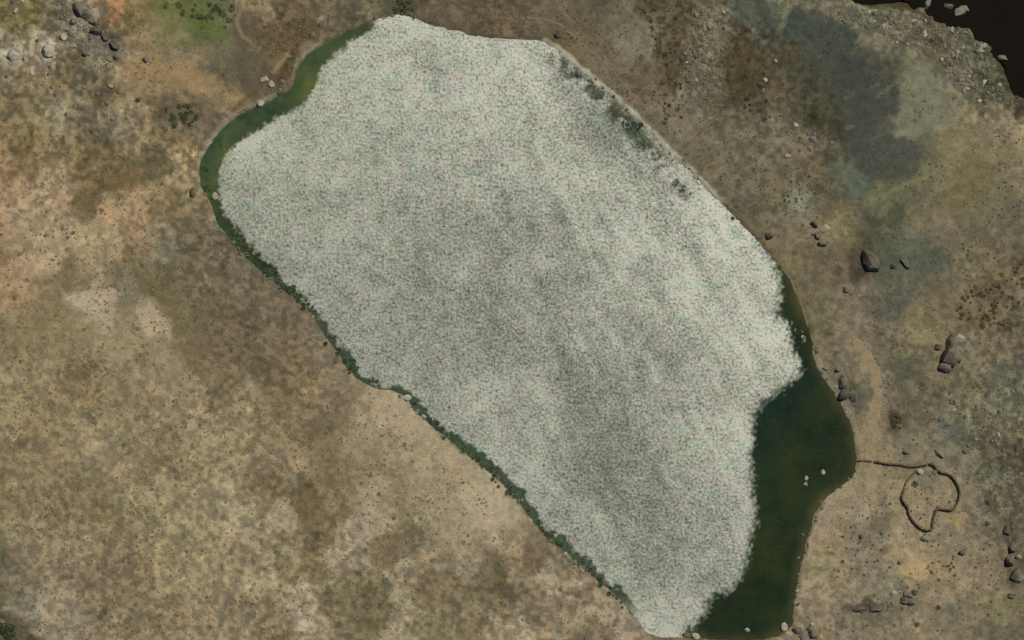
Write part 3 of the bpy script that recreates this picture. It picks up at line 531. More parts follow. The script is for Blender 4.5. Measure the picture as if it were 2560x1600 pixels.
F = np.stack([idx[:-1, :-1], idx[:-1, 1:], idx[1:, 1:], idx[1:, :-1]], -1)[kc]
used = np.unique(F); remap = np.full(nx2 * ny2, -1); remap[used] = np.arange(len(used))
V = np.column_stack([WX.ravel(), WY.ravel(), np.zeros(WX.size)])[used]

mt, nt, b = newmat('rippled_water')
at_b = nt.nodes.new('ShaderNodeAttribute'); at_b.attribute_name = 'body'
at_a = nt.nodes.new('ShaderNodeAttribute'); at_a.attribute_name = 'spread'
at_r = nt.nodes.new('ShaderNodeAttribute'); at_r.attribute_name = 'ripple'
nt.links.new(at_b.outputs['Color'], b.inputs['Base Color'])
sq = nt.nodes.new('ShaderNodeMath'); sq.operation = 'SQRT'
gw = noise_node(nt, .16, 3, .6)
gn0 = noise_node(nt, .7, 3, .8)
gn_ = nt.nodes.new('ShaderNodeMath'); gn_.operation = 'MULTIPLY_ADD'; gn_.inputs[1].default_value = .22; 
nt.links.new(gw.outputs['Fac'], gn_.inputs[0]); nt.links.new(gn0.outputs['Fac'], gn_.inputs[2])
gr = nt.nodes.new('ShaderNodeMapRange'); gr.clamp = False
gr.inputs['From Min'].default_value = .41; gr.inputs['From Max'].default_value = .81
gr.inputs['To Min'].default_value = .30; gr.inputs['To Max'].default_value = 1.85
nt.links.new(gn_.outputs[0], gr.inputs['Value'])
gm = nt.nodes.new('ShaderNodeMath'); gm.operation = 'MULTIPLY'
nt.links.new(at_a.outputs['Fac'], gm.inputs[0]); nt.links.new(gr.outputs[0], gm.inputs[1])
nt.links.new(gm.outputs[0], sq.inputs[0]); nt.links.new(sq.outputs[0], b.inputs['Roughness'])
b.inputs['IOR'].default_value = 1.333
b.inputs['Specular IOR Level'].default_value = .64
n1 = noise_node(nt, .62, 3, .6); n2 = noise_node(nt, .2, 3, .5)
tn = noise_node(nt, .11, 6, .7)
cr = nt.nodes.new('ShaderNodeValToRGB')      # green, cream and lavender patches coloured straight into the sun's reflection
for p_, c_ in ((.30, (.80, 1.0, .86)), (.42, (.93, 1.0, .90)), (.5, (1.0, .99, .89)), (.58, (1.0, .95, .88)), (.66, (.90, .94, 1.0))):
    e_ = cr.color_ramp.elements.new(p_); e_.color = (*c_, 1)
cr.color_ramp.elements.remove(cr.color_ramp.elements[0]); cr.color_ramp.elements.remove(cr.color_ramp.elements[-1])
nt.links.new(tn.outputs['Fac'], cr.inputs[0]); nt.links.new(cr.outputs[0], b.inputs['Specular Tint'])
addn = nt.nodes.new('ShaderNodeMath'); addn.operation = 'MULTIPLY_ADD'
nt.links.new(n2.outputs['Fac'], addn.inputs[0]); addn.inputs[1].default_value = .6
nt.links.new(n1.outputs['Fac'], addn.inputs[2])
bp = nt.nodes.new('ShaderNodeBump'); bp.inputs['Distance'].default_value = .012
nt.links.new(addn.outputs[0], bp.inputs['Height']); nt.links.new(at_r.outputs['Fac'], bp.inputs['Strength'])
nt.links.new(bp.outputs[0], b.inputs['Normal'])
M_water = mt
w_me = mesh_np('lagoon_water', V, remap[F], M_water,
               {'body': ('FLOAT_COLOR', body_alb.reshape(-1, 3)[used]), 'spread': ('FLOAT', alpha.ravel()[used]),
                'ripple': ('FLOAT', ripple.ravel()[used])}, smooth=True)
link(bpy.data.objects.new('lagoon_water', w_me), 'wind-rippled lagoon water glittering pale in the sun with dark calm margins', kind='structure')

M_tarn = plain_mat('tarn_water', lin((15, 9, 2)), .2, .05, rough=.05, c2=lin((14, 11, 4)))
M_tarn.node_tree.nodes['Principled BSDF'].inputs['IOR'].default_value = 1.333
M_tarn.node_tree.nodes['Principled BSDF'].inputs['Specular IOR Level'].default_value = .3
tp = TARN_W + 9 * (TARN_W - TARN_W.mean(0)) / np.linalg.norm(TARN_W - TARN_W.mean(0), axis=1)[:, None]
me = bpy.data.meshes.new('tarn_water')
me.from_pydata([(x, y, 0.0) for x, y in tp], [], [list(range(len(tp)))[::-1] if False else list(range(len(tp)))])
me.update(); me.materials.append(M_tarn)
link(bpy.data.objects.new('tarn_water', me), 'black still water of a second lake in the upper right corner', kind='structure')

# ------------------------------------------------------------------ paths
def footpath(pts, width_px, mat, label):
    c = chaikin(pts, 3, False)
    seg = np.r_[0, np.cumsum(np.hypot(*np.diff(c, axis=0).T))]
    s = np.arange(0, seg[-1], 3.0)
    c = np.column_stack([np.interp(s, seg, c[:, 0]), np.interp(s, seg, c[:, 1])])
    t = np.gradient(c, axis=0); t /= np.linalg.norm(t, axis=1)[:, None]
    nrm = np.column_stack([-t[:, 1], t[:, 0]])
    end = np.clip(np.minimum(s, s[-1] - s) / 30, 0, 1)
    wl = width_px / 2 * (.75 + .5 * vnoise(c[:, 0], c[:, 1], 13, 61)) * end
    wr = width_px / 2 * (.75 + .5 * vnoise(c[:, 0], c[:, 1], 11, 62)) * end
    K = 7; V = []
    for k in range(K):
        u = k / (K - 1)
        q = c + nrm * ((1 - u) * wl - u * wr)[:, None]
        p = at(q[:, 0], q[:, 1])
        p[:, 2] += .07 if 0 < k < K - 1 else -.03
        V.append(p)
    n = len(c); V = np.concatenate(V)
    F = [[k * n + i, (k + 1) * n + i, (k + 1) * n + i + 1, k * n + i + 1] for k in range(K - 1) for i in range(n - 1)]
    me = mesh_np('footpath', V, F, mat, smooth=True)
    link(bpy.data.objects.new('footpath', me), label, kind='structure')
footpath([(2128,836),(2150,872),(2176,910),(2192,955),(2188,1010),(2182,1060),(2180,1110),(2184,1160),(2176,1200)], 38, M_path, 'bare tan dirt track along the right shore passing the stone wall')
footpath([(1936,640),(1958,668),(1980,705),(1998,745),(2012,785),(2022,825)], 10, M_pale_path, 'narrow pale footpath hugging the shore on the right')
footpath([(1290,46),(1340,44),(1395,56),(1432,88),(1470,122),(1520,165),(1570,220),(1600,262)], 9, M_pale_path, 'narrow brown footpath along the top right shore')
footpath([(600,-20),(598,30),(592,60),(606,88),(630,112),(645,124)], 15, M_pale_path, 'pale winding footpath beside the green meadow at the top left')

# ------------------------------------------------------------------ rocks
def rock_mesh(name, seed, mat, sub=2, flat=.7):
    rr = random.Random(seed)
    bm = bmesh.new(); bmesh.ops.create_icosphere(bm, subdivisions=sub, radius=1)
    planes = [(Vector((rr.gauss(0, 1), rr.gauss(0, 1), rr.gauss(0, .8))).normalized(), rr.uniform(.45, .8)) for _ in range(12)]
    off = Vector((seed * 3.1, seed * 1.7, seed))
    for v in bm.verts:
        p = v.co * (1 + .28 * mnoise.noise(v.co * 1.3 + off) + .12 * mnoise.noise(v.co * 3.1 + off))
        for n, d in planes:
            e = p.dot(n) - d
            if e > 0: p = p - n * e * .97
        p.z *= flat
        v.co = p
    me = bpy.data.meshes.new(name); bm.to_mesh(me); bm.free()
    me.materials.append(mat)
    return me
ROCKS = {k: [rock_mesh('boulder', s + o, mt_) for s in range(5)] for k, mt_, o in (('grey', M_rock, 0), ('dark', M_dark_rock, 20), ('pale', M_pale_rock, 40))}
STONES = [rock_mesh('stone', 70 + s, mt_, sub=1) for s, mt_ in enumerate((M_rock, M_rock, M_dark_rock, M_rock, M_pale_rock))]

def boulder(px, py, size, tone, label, group=None, aspect=1.0, ang=None, tall=1.0, name='boulder', meshes=None):
    """size: metres across"""
    p = at(px, py)[0]
    me = random.choice(meshes or ROCKS[tone])
    o = bpy.data.objects.new(name, me)
    r = size / 2
    o.scale = (r * 1.45 * aspect, r * 1.45 / aspect, r * 1.35 * tall * (1.45 if tone == 'dark' else 1.1))
    o.rotation_euler = (random.uniform(-.15, .15), random.uniform(-.15, .15), random.uniform(0, 6.28) if ang is None else R(ang))
    o.location = (p[0], p[1], max(p[2], -.3) + .22 * r * tall)
    return link(o, label, 'boulder' if name == 'boulder' else 'rock', group)

SINGLE = [
 (1925, 590, 4.6, 'dark', 'lone rounded dark boulder beside the right shore above the narrow footpath', 1.15, 20, 1.1),
 (2034, 562, 3.6, 'dark', 'dark angular boulder at the upper left of the rock cluster near the shore boulder', 1.4, -50, 1.2),
 (2044, 588, 3.2, 'dark', 'middle dark boulder of the small rock cluster near the lone shore boulder', 1.3, -60, 1.2),
 (2056, 611, 4.2, 'dark', 'long low boulder at the bottom of the small rock cluster near the lone shore boulder', 1.6, 5, .9),
 (2064, 572, 4.2, 'pale', 'pale slab in the small rock cluster near the lone shore boulder', 1.2, 40, .7),
 (2180, 660, 8.6, 'dark', 'big elongated boulder with a bright ridge and deep shadow in the grey-green hollow', 1.5, -45, 1.25),
 (2234, 666, 3.4, 'dark', 'small dark boulder just right of the big ridged boulder', 1.2, 30, 1.1),
 (2264, 656, 4.2, 'dark', 'thin dark splinter of rock in the grey-green hollow', 2.0, -50, 1.0),
 (2116, 727, 2.8, 'dark', 'small brown rock with a sunlit tip on the olive grass below the big ridged boulder', 1.3, -40, 1.2),
 (2370, 893, 9.0, 'dark', 'largest dark boulder of the outcrop right of the dirt track', 1.1, 80, 1.3),
 (2378, 858, 6.6, 'dark', 'tall dark boulder at the upper end of the outcrop right of the dirt track', 1.3, 75, 1.4),
 (2396, 845, 5.4, 'pale', 'bright topped boulder at the upper right of the outcrop right of the dirt track', 1.1, 20, .9),
 (2396, 876, 4.2, 'grey', 'grey boulder on the right flank of the outcrop right of the dirt track', 1.2, 60, 1.0),
 (2398, 897, 3.4, 'grey', 'lower grey boulder on the right flank of the outcrop right of the dirt track', 1.1, 10, 1.0),
 (2366, 916, 5.6, 'dark', 'brown boulder at the foot of the outcrop right of the dirt track', 1.1, 30, 1.1),
 (2344, 866, 3.0, 'dark', 'small boulder left of the outcrop right of the dirt track', 1.1, 0, 1.0),
 (2093, 927, 2.4, 'dark', 'small dark rock at the top of the boulder row above the right bay', 1.1, 0, 1.1),
 (2106, 955, 5.0, 'dark', 'upper dark boulder of the boulder row above the right bay', 1.3, 80, 1.2),
 (2113, 983, 5.2, 'dark', 'middle dark boulder of the boulder row above the right bay', 1.3, 60, 1.2),
 (2134, 988, 4.6, 'grey', 'grey boulder at the lower right end of the boulder row above the right bay', 1.4, 70, 1.0),
 (2064, 922, 2.2, 'grey', 'little grey rock at the edge of the right shore below the calm channel', 1.1, 0, 1.0),
 (2260, 1500, 3.6, 'dark', 'lower left dark boulder of the boulder group near the lower right corner', 1.1, 0, 1.2),
 (2278, 1504, 3.6, 'dark', 'lower right dark boulder of the boulder group near the lower right corner', 1.1, 40, 1.2),
 (2266, 1482, 3.2, 'grey', 'upper boulder of the boulder group near the lower right corner', 1.1, 70, 1.1),
 (2286, 1480, 3.0, 'dark', 'rightmost boulder of the boulder group near the lower right corner', 1.2, 20, 1.1),
 (2276, 1490, 2.6, 'grey', 'central small boulder of the boulder group near the lower right corner', 1.1, 10, 1.0),
 (2232, 1482, 3.4, 'pale', 'pale boulder a step left of the boulder group near the lower right corner', 1.1, 10, 1.0),
 (2190, 1519, 5.0, 'dark', 'dark ledge of rock left of the boulder group near the lower right corner', 1.9, 8, .8),
 (2150, 1524, 5.2, 'dark', 'low dark ledge of rock above the lower right shore', 2.0, 8, .7),
 (2405, 1381, 3.0, 'grey', 'single small boulder with a lit top on the orange soil below the corral', 1.1, 0, 1.2),
 (2526, 1404, 5.4, 'dark', 'dark boulder in the rocky gully at the right edge', 1.3, 80, 1.2),
 (2536, 1440, 5.4, 'dark', 'lowest dark boulder in the rocky gully at the right edge', 1.3, 70, 1.2),
 (2545, 1392, 3.4, 'pale', 'white topped boulder in the rocky gully at the right edge', 1.1, 0, 1.0),
 (2550, 1446, 5.0, 'grey', 'broad grey boulder at the right edge beside the rocky gully', 1.1, 30, .9),
 (2532, 1372, 4.4, 'dark', 'upper dark boulder in the rocky gully at the right edge', 1.3, 85, 1.2),
 (2518, 1330, 4.0, 'dark', 'boulder at the head of the rocky gully at the right edge', 1.4, -70, 1.1),
 (2526, 1489, 2.8, 'dark', 'small dark boulder below the rocky gully at the right edge', 1.1, 0, 1.1),
 (2336, 1180, 2.4, 'grey', 'small grey rock outside the upper bend of the corral wall', 1.2, 0, 1.0),
 (2300, 1180, 3.2, 'pale', 'pale rock just inside the top of the stone corral', 1.3, 10, .9),
 (2350, 1136, 4.0, 'grey', 'curved grey rock above the corral wall', 1.7, -35, .9),
 (2266, 1130, 2.8, 'grey', 'grey rock above the straight stone wall', 1.2, 0, 1.0),
 (2312, 1346, 3.8, 'grey', 'rounded grey rock below the lower end of the corral', 1.1, 0, .9),
 (30, 137, 6.0, 'pale', 'large pale boulder at the left edge of the upper left rocks', 1.1, 20, .8),
 (120, 130, 6.4, 'pale', 'broad pink-grey slab boulder among the upper left rocks', 1.2, -20, .8),
 (158, 92, 3.0, 'pale', 'small pale boulder between the slab boulder and the grey outcrop at the upper left', 1.1, 0, 1.0),
 (166, 74, 2.8, 'pale', 'little white boulder under the grey outcrop at the upper left', 1.1, 0, 1.0),
 (184, 116, 2.8, 'pale', 'pale boulder below the grey outcrop at the upper left', 1.2, 20, 1.0),
 (196, 26, 5.6, 'grey', 'upper block of the grey outcrop at the upper left', 1.3, -50, 1.1),
 (214, 38, 5.4, 'grey', 'middle block of the grey outcrop at the upper left', 1.3, -40, 1.1),
 (228, 50, 4.6, 'grey', 'lower right block of the grey outcrop at the upper left', 1.2, -50, 1.1),
 (186, 52, 4.2, 'grey', 'left block of the grey outcrop at the upper left', 1.2, 30, 1.0),
 (238, 80, 5.2, 'dark', 'dark ledge boulder below the grey outcrop at the upper left', 1.7, -12, 1.0),
 (263, 92, 3.6, 'dark', 'dark boulder right of the ledge below the grey outcrop at the upper left', 1.2, -60, 1.1),
 (286, 112, 4.4, 'dark', 'dark boulder at the brink of the tan slope at the upper left', 1.3, -50, 1.1),
 (288, 145, 2.8, 'dark', 'round dark rock below the brink of the tan slope at the upper left', 1.0, 0, 1.2),
 (212, 138, 2.6, 'dark', 'round dark rock below the grey outcrop at the upper left', 1.0, 0, 1.2),
 (365, 150, 2.6, 'dark', 'lone dark rock on the tan slope below the green meadow', 1.0, 0, 1.2),
 (662, 200, 3.6, 'pale', 'bright boulder at the lagoon outlet in the upper left', 1.5, 25, .9),
 (678, 210, 2.8, 'pale', 'pale rock beside the bright boulder at the lagoon outlet', 1.2, 0, .9),
 (704, 206, 2.6, 'grey', 'grey rock on the spit at the lagoon outlet', 1.2, 0, 1.0),
 (650, 258, 3.0, 'pale', 'pale rock at the tip of the outlet shore in the upper left', 1.4, 40, .9),
 (700, 228, 3.0, 'grey', 'low grey rock at the water edge of the outlet spit', 1.4, 20, .8),
 (1018, 997, 3.6, 'pale', 'pale boulder on the lower left shore at the end of the small inlet', 1.4, 20, .9),
 (480, 482, 3.4, 'dark', 'dark rock on the left bank just below the calm strip', 1.2, 70, 1.1),
 (537, 490, 3.0, 'pale', 'pale pink rock in the shallows of the left shore', 1.1, 0, 1.0),
 (1960, 1567, 3.4, 'pale', 'brightest white boulder standing in the calm water at the bottom', 1.0, 0, 1.1),
 (1867, 1574, 2.6, 'pale', 'smaller whitish rock in the calm water left of the brightest boulder', 1.2, 0, .9),
 (2058, 1180, 2.0, 'pale', 'white speck of a rock in the right bay', 1.0, 0, .9),
 (2016, 1196, 2.0, 'pale', 'pale rock in the right bay with a second shape below as its reflection', 1.0, 0, .9),
 (2014, 1211, 2.2, 'pale', 'pale rock shape added as the reflection of the rock just above it in the right bay', 1.0, 0, .9),  # added shape that stands for the reflection of the rock above
 (2029, 1561, 2.6, 'pale', 'pale boulder on the lower right shore above the dark rocks', 1.0, 0, 1.0),
 (2008, 1588, 4.4, 'grey', 'grey boulder in the rocks at the bottom of the right shore', 1.2, 40, .9),
 (2034, 1588, 4.0, 'dark', 'dark boulder in the rocks at the bottom of the right shore', 1.4, -40, 1.2),
 (1994, 1576, 3.4, 'dark', 'dark rock at the water edge near the brightest white boulder', 1.2, 0, 1.0),
 (2022, 1574, 3.6, 'dark', 'black cleft rock under the pale boulder on the lower right shore', 1.2, 60, 1.2),
 (1739, 1592, 4.0, 'pale', 'pale rock at the bottom edge where glitter meets calm water', 1.4, 0, .8),
 (1716, 1586, 3.0, 'dark', 'dark wet rock at the bottom edge where glitter meets calm water', 1.2, 0, .9),
 (2398, 30, 4.6, 'grey', 'grey rock standing out of the black lake at the top right', 1.3, 0, .9),
 (2412, 22, 4.0, 'grey', 'second grey rock standing out of the black lake at the top right', 1.2, 0, .8),
 (2372, 16, 4.4, 'dark', 'dark rock islet left in the black lake at the top right', 1.4, 10, .8),
 (2508, 145, 3.6, 'grey', 'pale grey rock in the black lake off the scree point', 1.5, 0, .9),
 (2318, 8, 4.0, 'grey', 'grey rock on the black lake shore at the top edge', 1.2, 70, 1.0),
 (1938, 152, 2.0, 'pale', 'small white rock on the dark slope left of the slate hollow', 1.0, 0, 1.0),
 (1913, 202, 2.2, 'pale', 'upper left white rock on the dark slope above the trampled ground', 1.0, 0, 1.0),
 (1908, 228, 2.4, 'grey', 'lower pale rock on the dark slope above the trampled ground', 1.0, 0, 1.0),
 (1398, 86, 3.6, 'dark', 'dark boulder by the upper right corner of the lagoon', 1.3, 10, 1.1),
 (1446, 188, 3.4, 'dark', 'dark rock in the shallows of the upper right shore', 1.1, 0, .9),
]
for (px, py, size, tone, label, asp, ang, tall) in SINGLE:
    boulder(px, py, size, tone, label, aspect=math.sqrt(asp), ang=ang, tall=tall)

def inpoly(px, py, poly):
    return sdist(np.asarray(px, float), np.asarray(py, float), np.array(poly, float)) < 0

def scatter(poly, n, rs, dens=None):
    poly = np.array(poly, float); lo = poly.min(0); hi = poly.max(0); out = []
    while len(out) < n:
        c = rs.random((n * 3, 2)) * (hi - lo) + lo
        c = c[inpoly(c[:, 0], c[:, 1], poly)]
        if dens is not None: c = c[rs.random(len(c)) < dens(c[:, 0], c[:, 1])]
        g = at(c[:, 0], c[:, 1]); c = c[g[:, 2] > .12]
        out.extend(c.tolist())
    return np.array(out[:n])

rs = np.random.default_rng(5)
SCREE = [(2060,15),(2120,25),(2260,22),(2335,60),(2440,75),(2480,130),(2505,210),(2550,262),(2440,260),(2380,210),(2330,120),(2240,110),(2150,60),(2070,50)]
STONY = [(1740,20),(1810,30),(1815,120),(1800,190),(1740,220),(1690,180),(1720,90)]
for poly, n, label, group in ((SCREE, 90, 'grey scree rock on the shore of the black lake', 'scree rocks by the black lake'),
                              (STONY, 30, 'pale rock of the stony strip above the upper right shore', 'rocks of the stony strip'),
                              ([(1930,440),(2000,260),(2080,300),(2100,420),(2000,520)], 16, 'grey rock on the brown slope between lagoon and slate hollow', 'rocks on the brown slope'),
                              ([(2400,960),(2555,900),(2555,1260),(2480,1330),(2430,1180),(2340,1050)], 28, 'grey rock on the grey-green ground right of the corral', 'rocks right of the corral'),
                              ([(0,0),(180,0),(300,120),(300,340),(180,330),(0,180)], 30, 'small grey rock among the upper left rocks', 'small rocks at the upper left')):
    for px, py in scatter(poly, n, rs):
        boulder(px, py, rs.uniform(1.3, 2.9), 'grey', label, group, aspect=rs.uniform(.85, 1.25), tall=rs.uniform(.8, 1.2), name='rock', meshes=STONES)

def stone_field(name, polys, counts, mat, label, lo, hi):
    V = []; F = []; n0 = 0
    tp_ = []
    for sd_ in range(4):
        me_ = rock_mesh('t', 300 + sd_, mat, sub=1, flat=.8)
        tp_.append((np.array([w.co[:] for w in me_.vertices]), np.array([p_.vertices[:] for p_ in me_.polygons]))); bpy.data.meshes.remove(me_)
    for poly, n in zip(polys, counts):
        pts = scatter(poly, n, rs); g = at(pts[:, 0], pts[:, 1])
        for k in range(len(g)):
            v, f = tp_[k % 4]; a = rs.random() * 6.283; s_ = lo + (hi - lo) * rs.random() ** 2; e = rs.uniform(.7, 1.3)
            ca, sa = math.cos(a) * s_, math.sin(a) * s_
            q = np.column_stack([v[:, 0] * ca * e - v[:, 1] * sa, v[:, 0] * sa * e + v[:, 1] * ca, v[:, 2] * s_]) + g[k]
            V.append(q); F.append(f + n0); n0 += len(q)
    me = mesh_np(name, np.concatenate(V), np.concatenate(F), mat)
    link(bpy.data.objects.new(name, me), label, 'scree', kind='stuff')
M_scree = plain_mat('scree_stone', alb((78, 74, 58)), .35, .35, c2=alb((146, 139, 112)))
stone_field('scree_stones', [SCREE, STONY, [(1700,190),(1800,180),(1830,300),(1740,330)], [(2400,960),(2555,900),(2555,1260),(2480,1330),(2430,1180)], [(150,0),(240,10),(310,120),(290,190),(170,150)], [(2000,1570),(2060,1600),(1985,1600)]],
            [1500, 600, 250, 450, 350, 60], M_scree, 'loose small stones filling the scree slopes and stony ground', .35, 1.0)

# stones lying along the water's edge, each one a rock
SHORES = [([(500,455),(545,561),(592,614),(666,690),(738,746),(793,803)], 20, 'pale or dark stone at the water edge of the left shore', 'stones on the left shore'),
          ([(990,975),(1037,1030),(1124,1099),(1190,1144),(1280,1227),(1386,1358),(1478,1437),(1592,1546)], 28, 'stone at the water edge of the lower left shore', 'stones on the lower left shore'),
          ([(1960,790),(2040,880),(2062,935),(2093,985),(2120,1030)], 12, 'stone on the right shore above the bay', 'stones on the right shore'),
          ([(2132,1194),(2068,1242),(2030,1306),(2001,1420),(1988,1530)], 20, 'stone on the pale beach of the lower right shore', 'stones on the lower right shore'),
          ([(930,52),(990,36),(1060,52)], 10, 'stone at the top end of the lagoon', 'stones at the top of the lagoon'),
          ([(1330,100),(1400,130),(1520,230),(1630,335),(1764,470)], 16, 'pale stone on the gravel rim of the upper right shore', 'stones on the upper right shore')]
for pts, n, label, group in SHORES:
    pts = np.array(pts, float)
    seg = np.r_[0, np.cumsum(np.hypot(*np.diff(pts, axis=0).T))]
    s = rs.random(n) * seg[-1]
    for u in s:
        boulder(np.interp(u, seg, pts[:, 0]) + rs.normal(0, 5), np.interp(u, seg, pts[:, 1]) + rs.normal(0, 5),
                rs.uniform(1.0, 2.2), 'grey', label, group, aspect=rs.uniform(.85, 1.25), name='rock', meshes=STONES)

# ------------------------------------------------------------------ dry stone walls: hundreds of small stones each, too small to tell apart
def stone_template(seed):
    me = rock_mesh('t', seed, M_wall, sub=1, flat=.75)
    v = np.array([w.co[:] for w in me.vertices]); f = np.array([p.vertices[:] for p in me.polygons])
    bpy.data.meshes.remove(me)
    return v, f
TEMPL = [stone_template(200 + s) for s in range(5)]

def stone_wall(name, pts, label, part, heightm=1.5, thick=.9, seed=1, closed=False, gaps=()):
    r = np.random.default_rng(seed)
    c = at(*chaikin(pts, 2, closed).T)
    if closed: c = np.vstack([c, c[:1]])
    seg = np.r_[0, np.cumsum(np.hypot(*np.diff(c[:, :2], axis=0).T))]
    V = []; F = []; n0 = 0
    base = c[0].copy()
    L = seg[-1]; s = 0.0
    while s < L:
        x = np.interp(s, seg, c[:, 0]); y = np.interp(s, seg, c[:, 1])
        k = min(np.searchsorted(seg, s, side='right'), len(seg) - 1)
        tx, ty = c[k, :2] - c[k - 1, :2]; tn = math.hypot(tx, ty) + 1e-9; tx /= tn; ty /= tn
        top = heightm * (.62 + .2 * r.random() + .55 * max(0, .5 + .9 * mnoise.noise(Vector((s * .16, seed * 7.0, 0))))) * (.55 if any(a < s / L < b_ for a, b_ in gaps) else 1)
        z0 = float(height(x, y)); z = z0 - .05
        while z < z0 + top:
            lay_h = r.uniform(.26, .42); f_ = 1 - .35 * (z - z0) / top
            for side in (-1, 0, 1):
                v, f = TEMPL[r.integers(5)]
                a = math.atan2(ty, tx) + r.normal(0, .35); ca, sa = math.cos(a), math.sin(a)
                sc_ = np.array([r.uniform(.3, .48), r.uniform(.22, .34), lay_h * .78])
                q = v * sc_
                q = np.column_stack([q[:, 0] * ca - q[:, 1] * sa, q[:, 0] * sa + q[:, 1] * ca, q[:, 2]])
                o = side * thick * .36 * f_ + r.normal(0, .05)
                q += np.array([x - ty * o + r.normal(0, .06), y + tx * o + r.normal(0, .06), z + lay_h * .5]) - base
                V.append(q); F.append(f + n0); n0 += len(q)
            z += lay_h
        s += .52
    root = bpy.data.objects.new(name, None); root.location = base
    link(root, label, 'stone wall' if name != 'stone_corral' else 'corral')
    me = mesh_np(part, np.concatenate(V), np.concatenate(F), M_wall)
    ch = bpy.data.objects.new(part, me)
    link(ch, kind='stuff', parent=root)
stone_wall('low_stone_wall', [(2139,1152),(2160,1152),(2180,1154)], 'short low end of the stone wall between shore and track', 'wall_stones', heightm=.8, thick=.8, seed=2)
stone_wall('dry_stone_wall', [(2187,1155),(2205,1158),(2223,1161),(2251,1162),(2264,1167),(2294,1166),(2318,1162)],
           'straight dry stone wall running from the track to the corral', 'wall_stones', seed=3, thick=1.0)
stone_wall('stone_corral', [(2324,1161),(2333,1162),(2338,1172),(2352,1183),(2368,1184),(2385,1197),(2396,1219),(2400,1239),(2391,1262),(2383,1277),
           (2358,1275),(2341,1272),(2336,1287),(2330,1308),(2331,1325),(2310,1328),(2296,1318),(2281,1304),(2270,1284),(2270,1270),(2252,1250),(2257,1233),(2263,1209),(2274,1193),(2290,1178)],
           'rounded stone livestock corral with a narrow lower lobe', 'wall_stones', heightm=1.7, thick=1.1, seed=4, gaps=((.86, 1.0),))

# ------------------------------------------------------------------ plants
def tuft_geo(seed, blades=16, spread=.62, hgt=.55, width=.2):
    """a clump of bent blades, unit radius about 1"""
    r = random.Random(seed); V = []; F = []
    for k in range(blades):
        a = k / blades * 6.283 + r.uniform(-.25, .25); l = spread * r.uniform(.6, 1.1); h = hgt * r.uniform(.7, 1.2); w = width * r.uniform(.7, 1.2)
        ca, sa = math.cos(a), math.sin(a); b0 = r.uniform(.02, .2)
        n = len(V)
        V += [(ca * b0 - sa * w, sa * b0 + ca * w, 0), (ca * b0 + sa * w, sa * b0 - ca * w, 0),
              (ca * l * .65 + sa * w * .8, sa * l * .65 - ca * w * .8, h), (ca * l * .65 - sa * w * .8, sa * l * .65 + ca * w * .8, h),
              (ca * l * 1.25, sa * l * 1.25, h * .72)]
        F += [(n, n + 1, n + 2), (n, n + 2, n + 3), (n + 3, n + 2, n + 4)]
    return np.array(V), np.array(F)

def shrub_geo(seed, leaves=70):
    r = random.Random(seed); V = []; F = []
    for k in range(leaves):
        while True:
            p = Vector((r.uniform(-1, 1), r.uniform(-1, 1), r.uniform(0, 1)))
            if p.length < 1 and p.length > .35: break
        p *= 1 + .3 * mnoise.noise(p * 2 + Vector((seed, 0, 0))); p.z *= .75
        a = Vector((r.gauss(0, 1), r.gauss(0, 1), r.gauss(0, .6))).normalized() * r.uniform(.16, .3)
        b_ = a.cross(Vector((r.gauss(0, 1), r.gauss(0, 1), r.gauss(0, 1)))).normalized() * r.uniform(.1, .2)
        n = len(V); V += [p - a, p + b_, p + a, p - b_]; F += [(n, n + 1, n + 2), (n, n + 2, n + 3)]
    return np.array([tuple(v) for v in V]), np.array(F)

def geo_mesh(name, geo, mat):
    return mesh_np(name, geo[0], geo[1], mat)
TUFT_G = [tuft_geo(s, 16, .62, .36, .24) for s in range(4)]
TUFTS = [geo_mesh('grass_tussock', g, M_tuss) for g in TUFT_G]
SHRUBS = [geo_mesh('leaves', shrub_geo(s), M_shrub) for s in range(4)]
GSHRUBS = [geo_mesh('leaves', shrub_geo(s + 9), M_green) for s in range(3)]
def stem_mesh(mat):
    bm = bmesh.new()
    for k in range(5):
        a = k * 1.256
        tip = Vector((.5 * math.cos(a), .5 * math.sin(a), .5)); base = Vector((.05 * math.cos(a), .05 * math.sin(a), -.05))
        side = Vector((-math.sin(a), math.cos(a), 0)) * .05; up = Vector((0, 0, .05))
        v = [bm.verts.new(base + side), bm.verts.new(base - side), bm.verts.new(base + up), bm.verts.new(tip)]
        for t in ((0, 1, 3), (1, 2, 3), (2, 0, 3)): bm.faces.new([v[i] for i in t])
    me = bpy.data.meshes.new('stem'); bm.to_mesh(me); bm.free(); me.materials.append(mat); return me
M_wood = plain_mat('twig', alb((80, 66, 46)), .2)
STEM = stem_mesh(M_wood)
RUSH = [geo_mesh('rush_clump', tuft_geo(30 + s, 24, .7, .6, .1), M_rush) for s in range(4)]

def put(name, me, px, py, r, label, cat, group, zs=1.0, min_z=None):
    p = at(px, py)[0]
    z = p[2] if min_z is None else max(p[2], min_z)
    o = bpy.data.objects.new(name, me)
    o.location = (p[0], p[1], z - .02); o.scale = (r, r, r * zs); o.rotation_euler = (0, 0, random.uniform(0, 6.28))
    return link(o, label, cat, group)

def shrub(px, py, r, label, group=None, meshes=SHRUBS, zs=1.0):
    p = at(px, py)[0]
    root = bpy.data.objects.new('shrub', None)
    root.location = (p[0], p[1], max(p[2], 0) - .02); root.scale = (r, r, r * zs); root.rotation_euler = (0, 0, random.uniform(0, 6.28))
    link(root, label, 'shrub', group)
    link(bpy.data.objects.new('leaves', random.choice(meshes)), parent=root)
    link(bpy.data.objects.new('stem', STEM), parent=root)

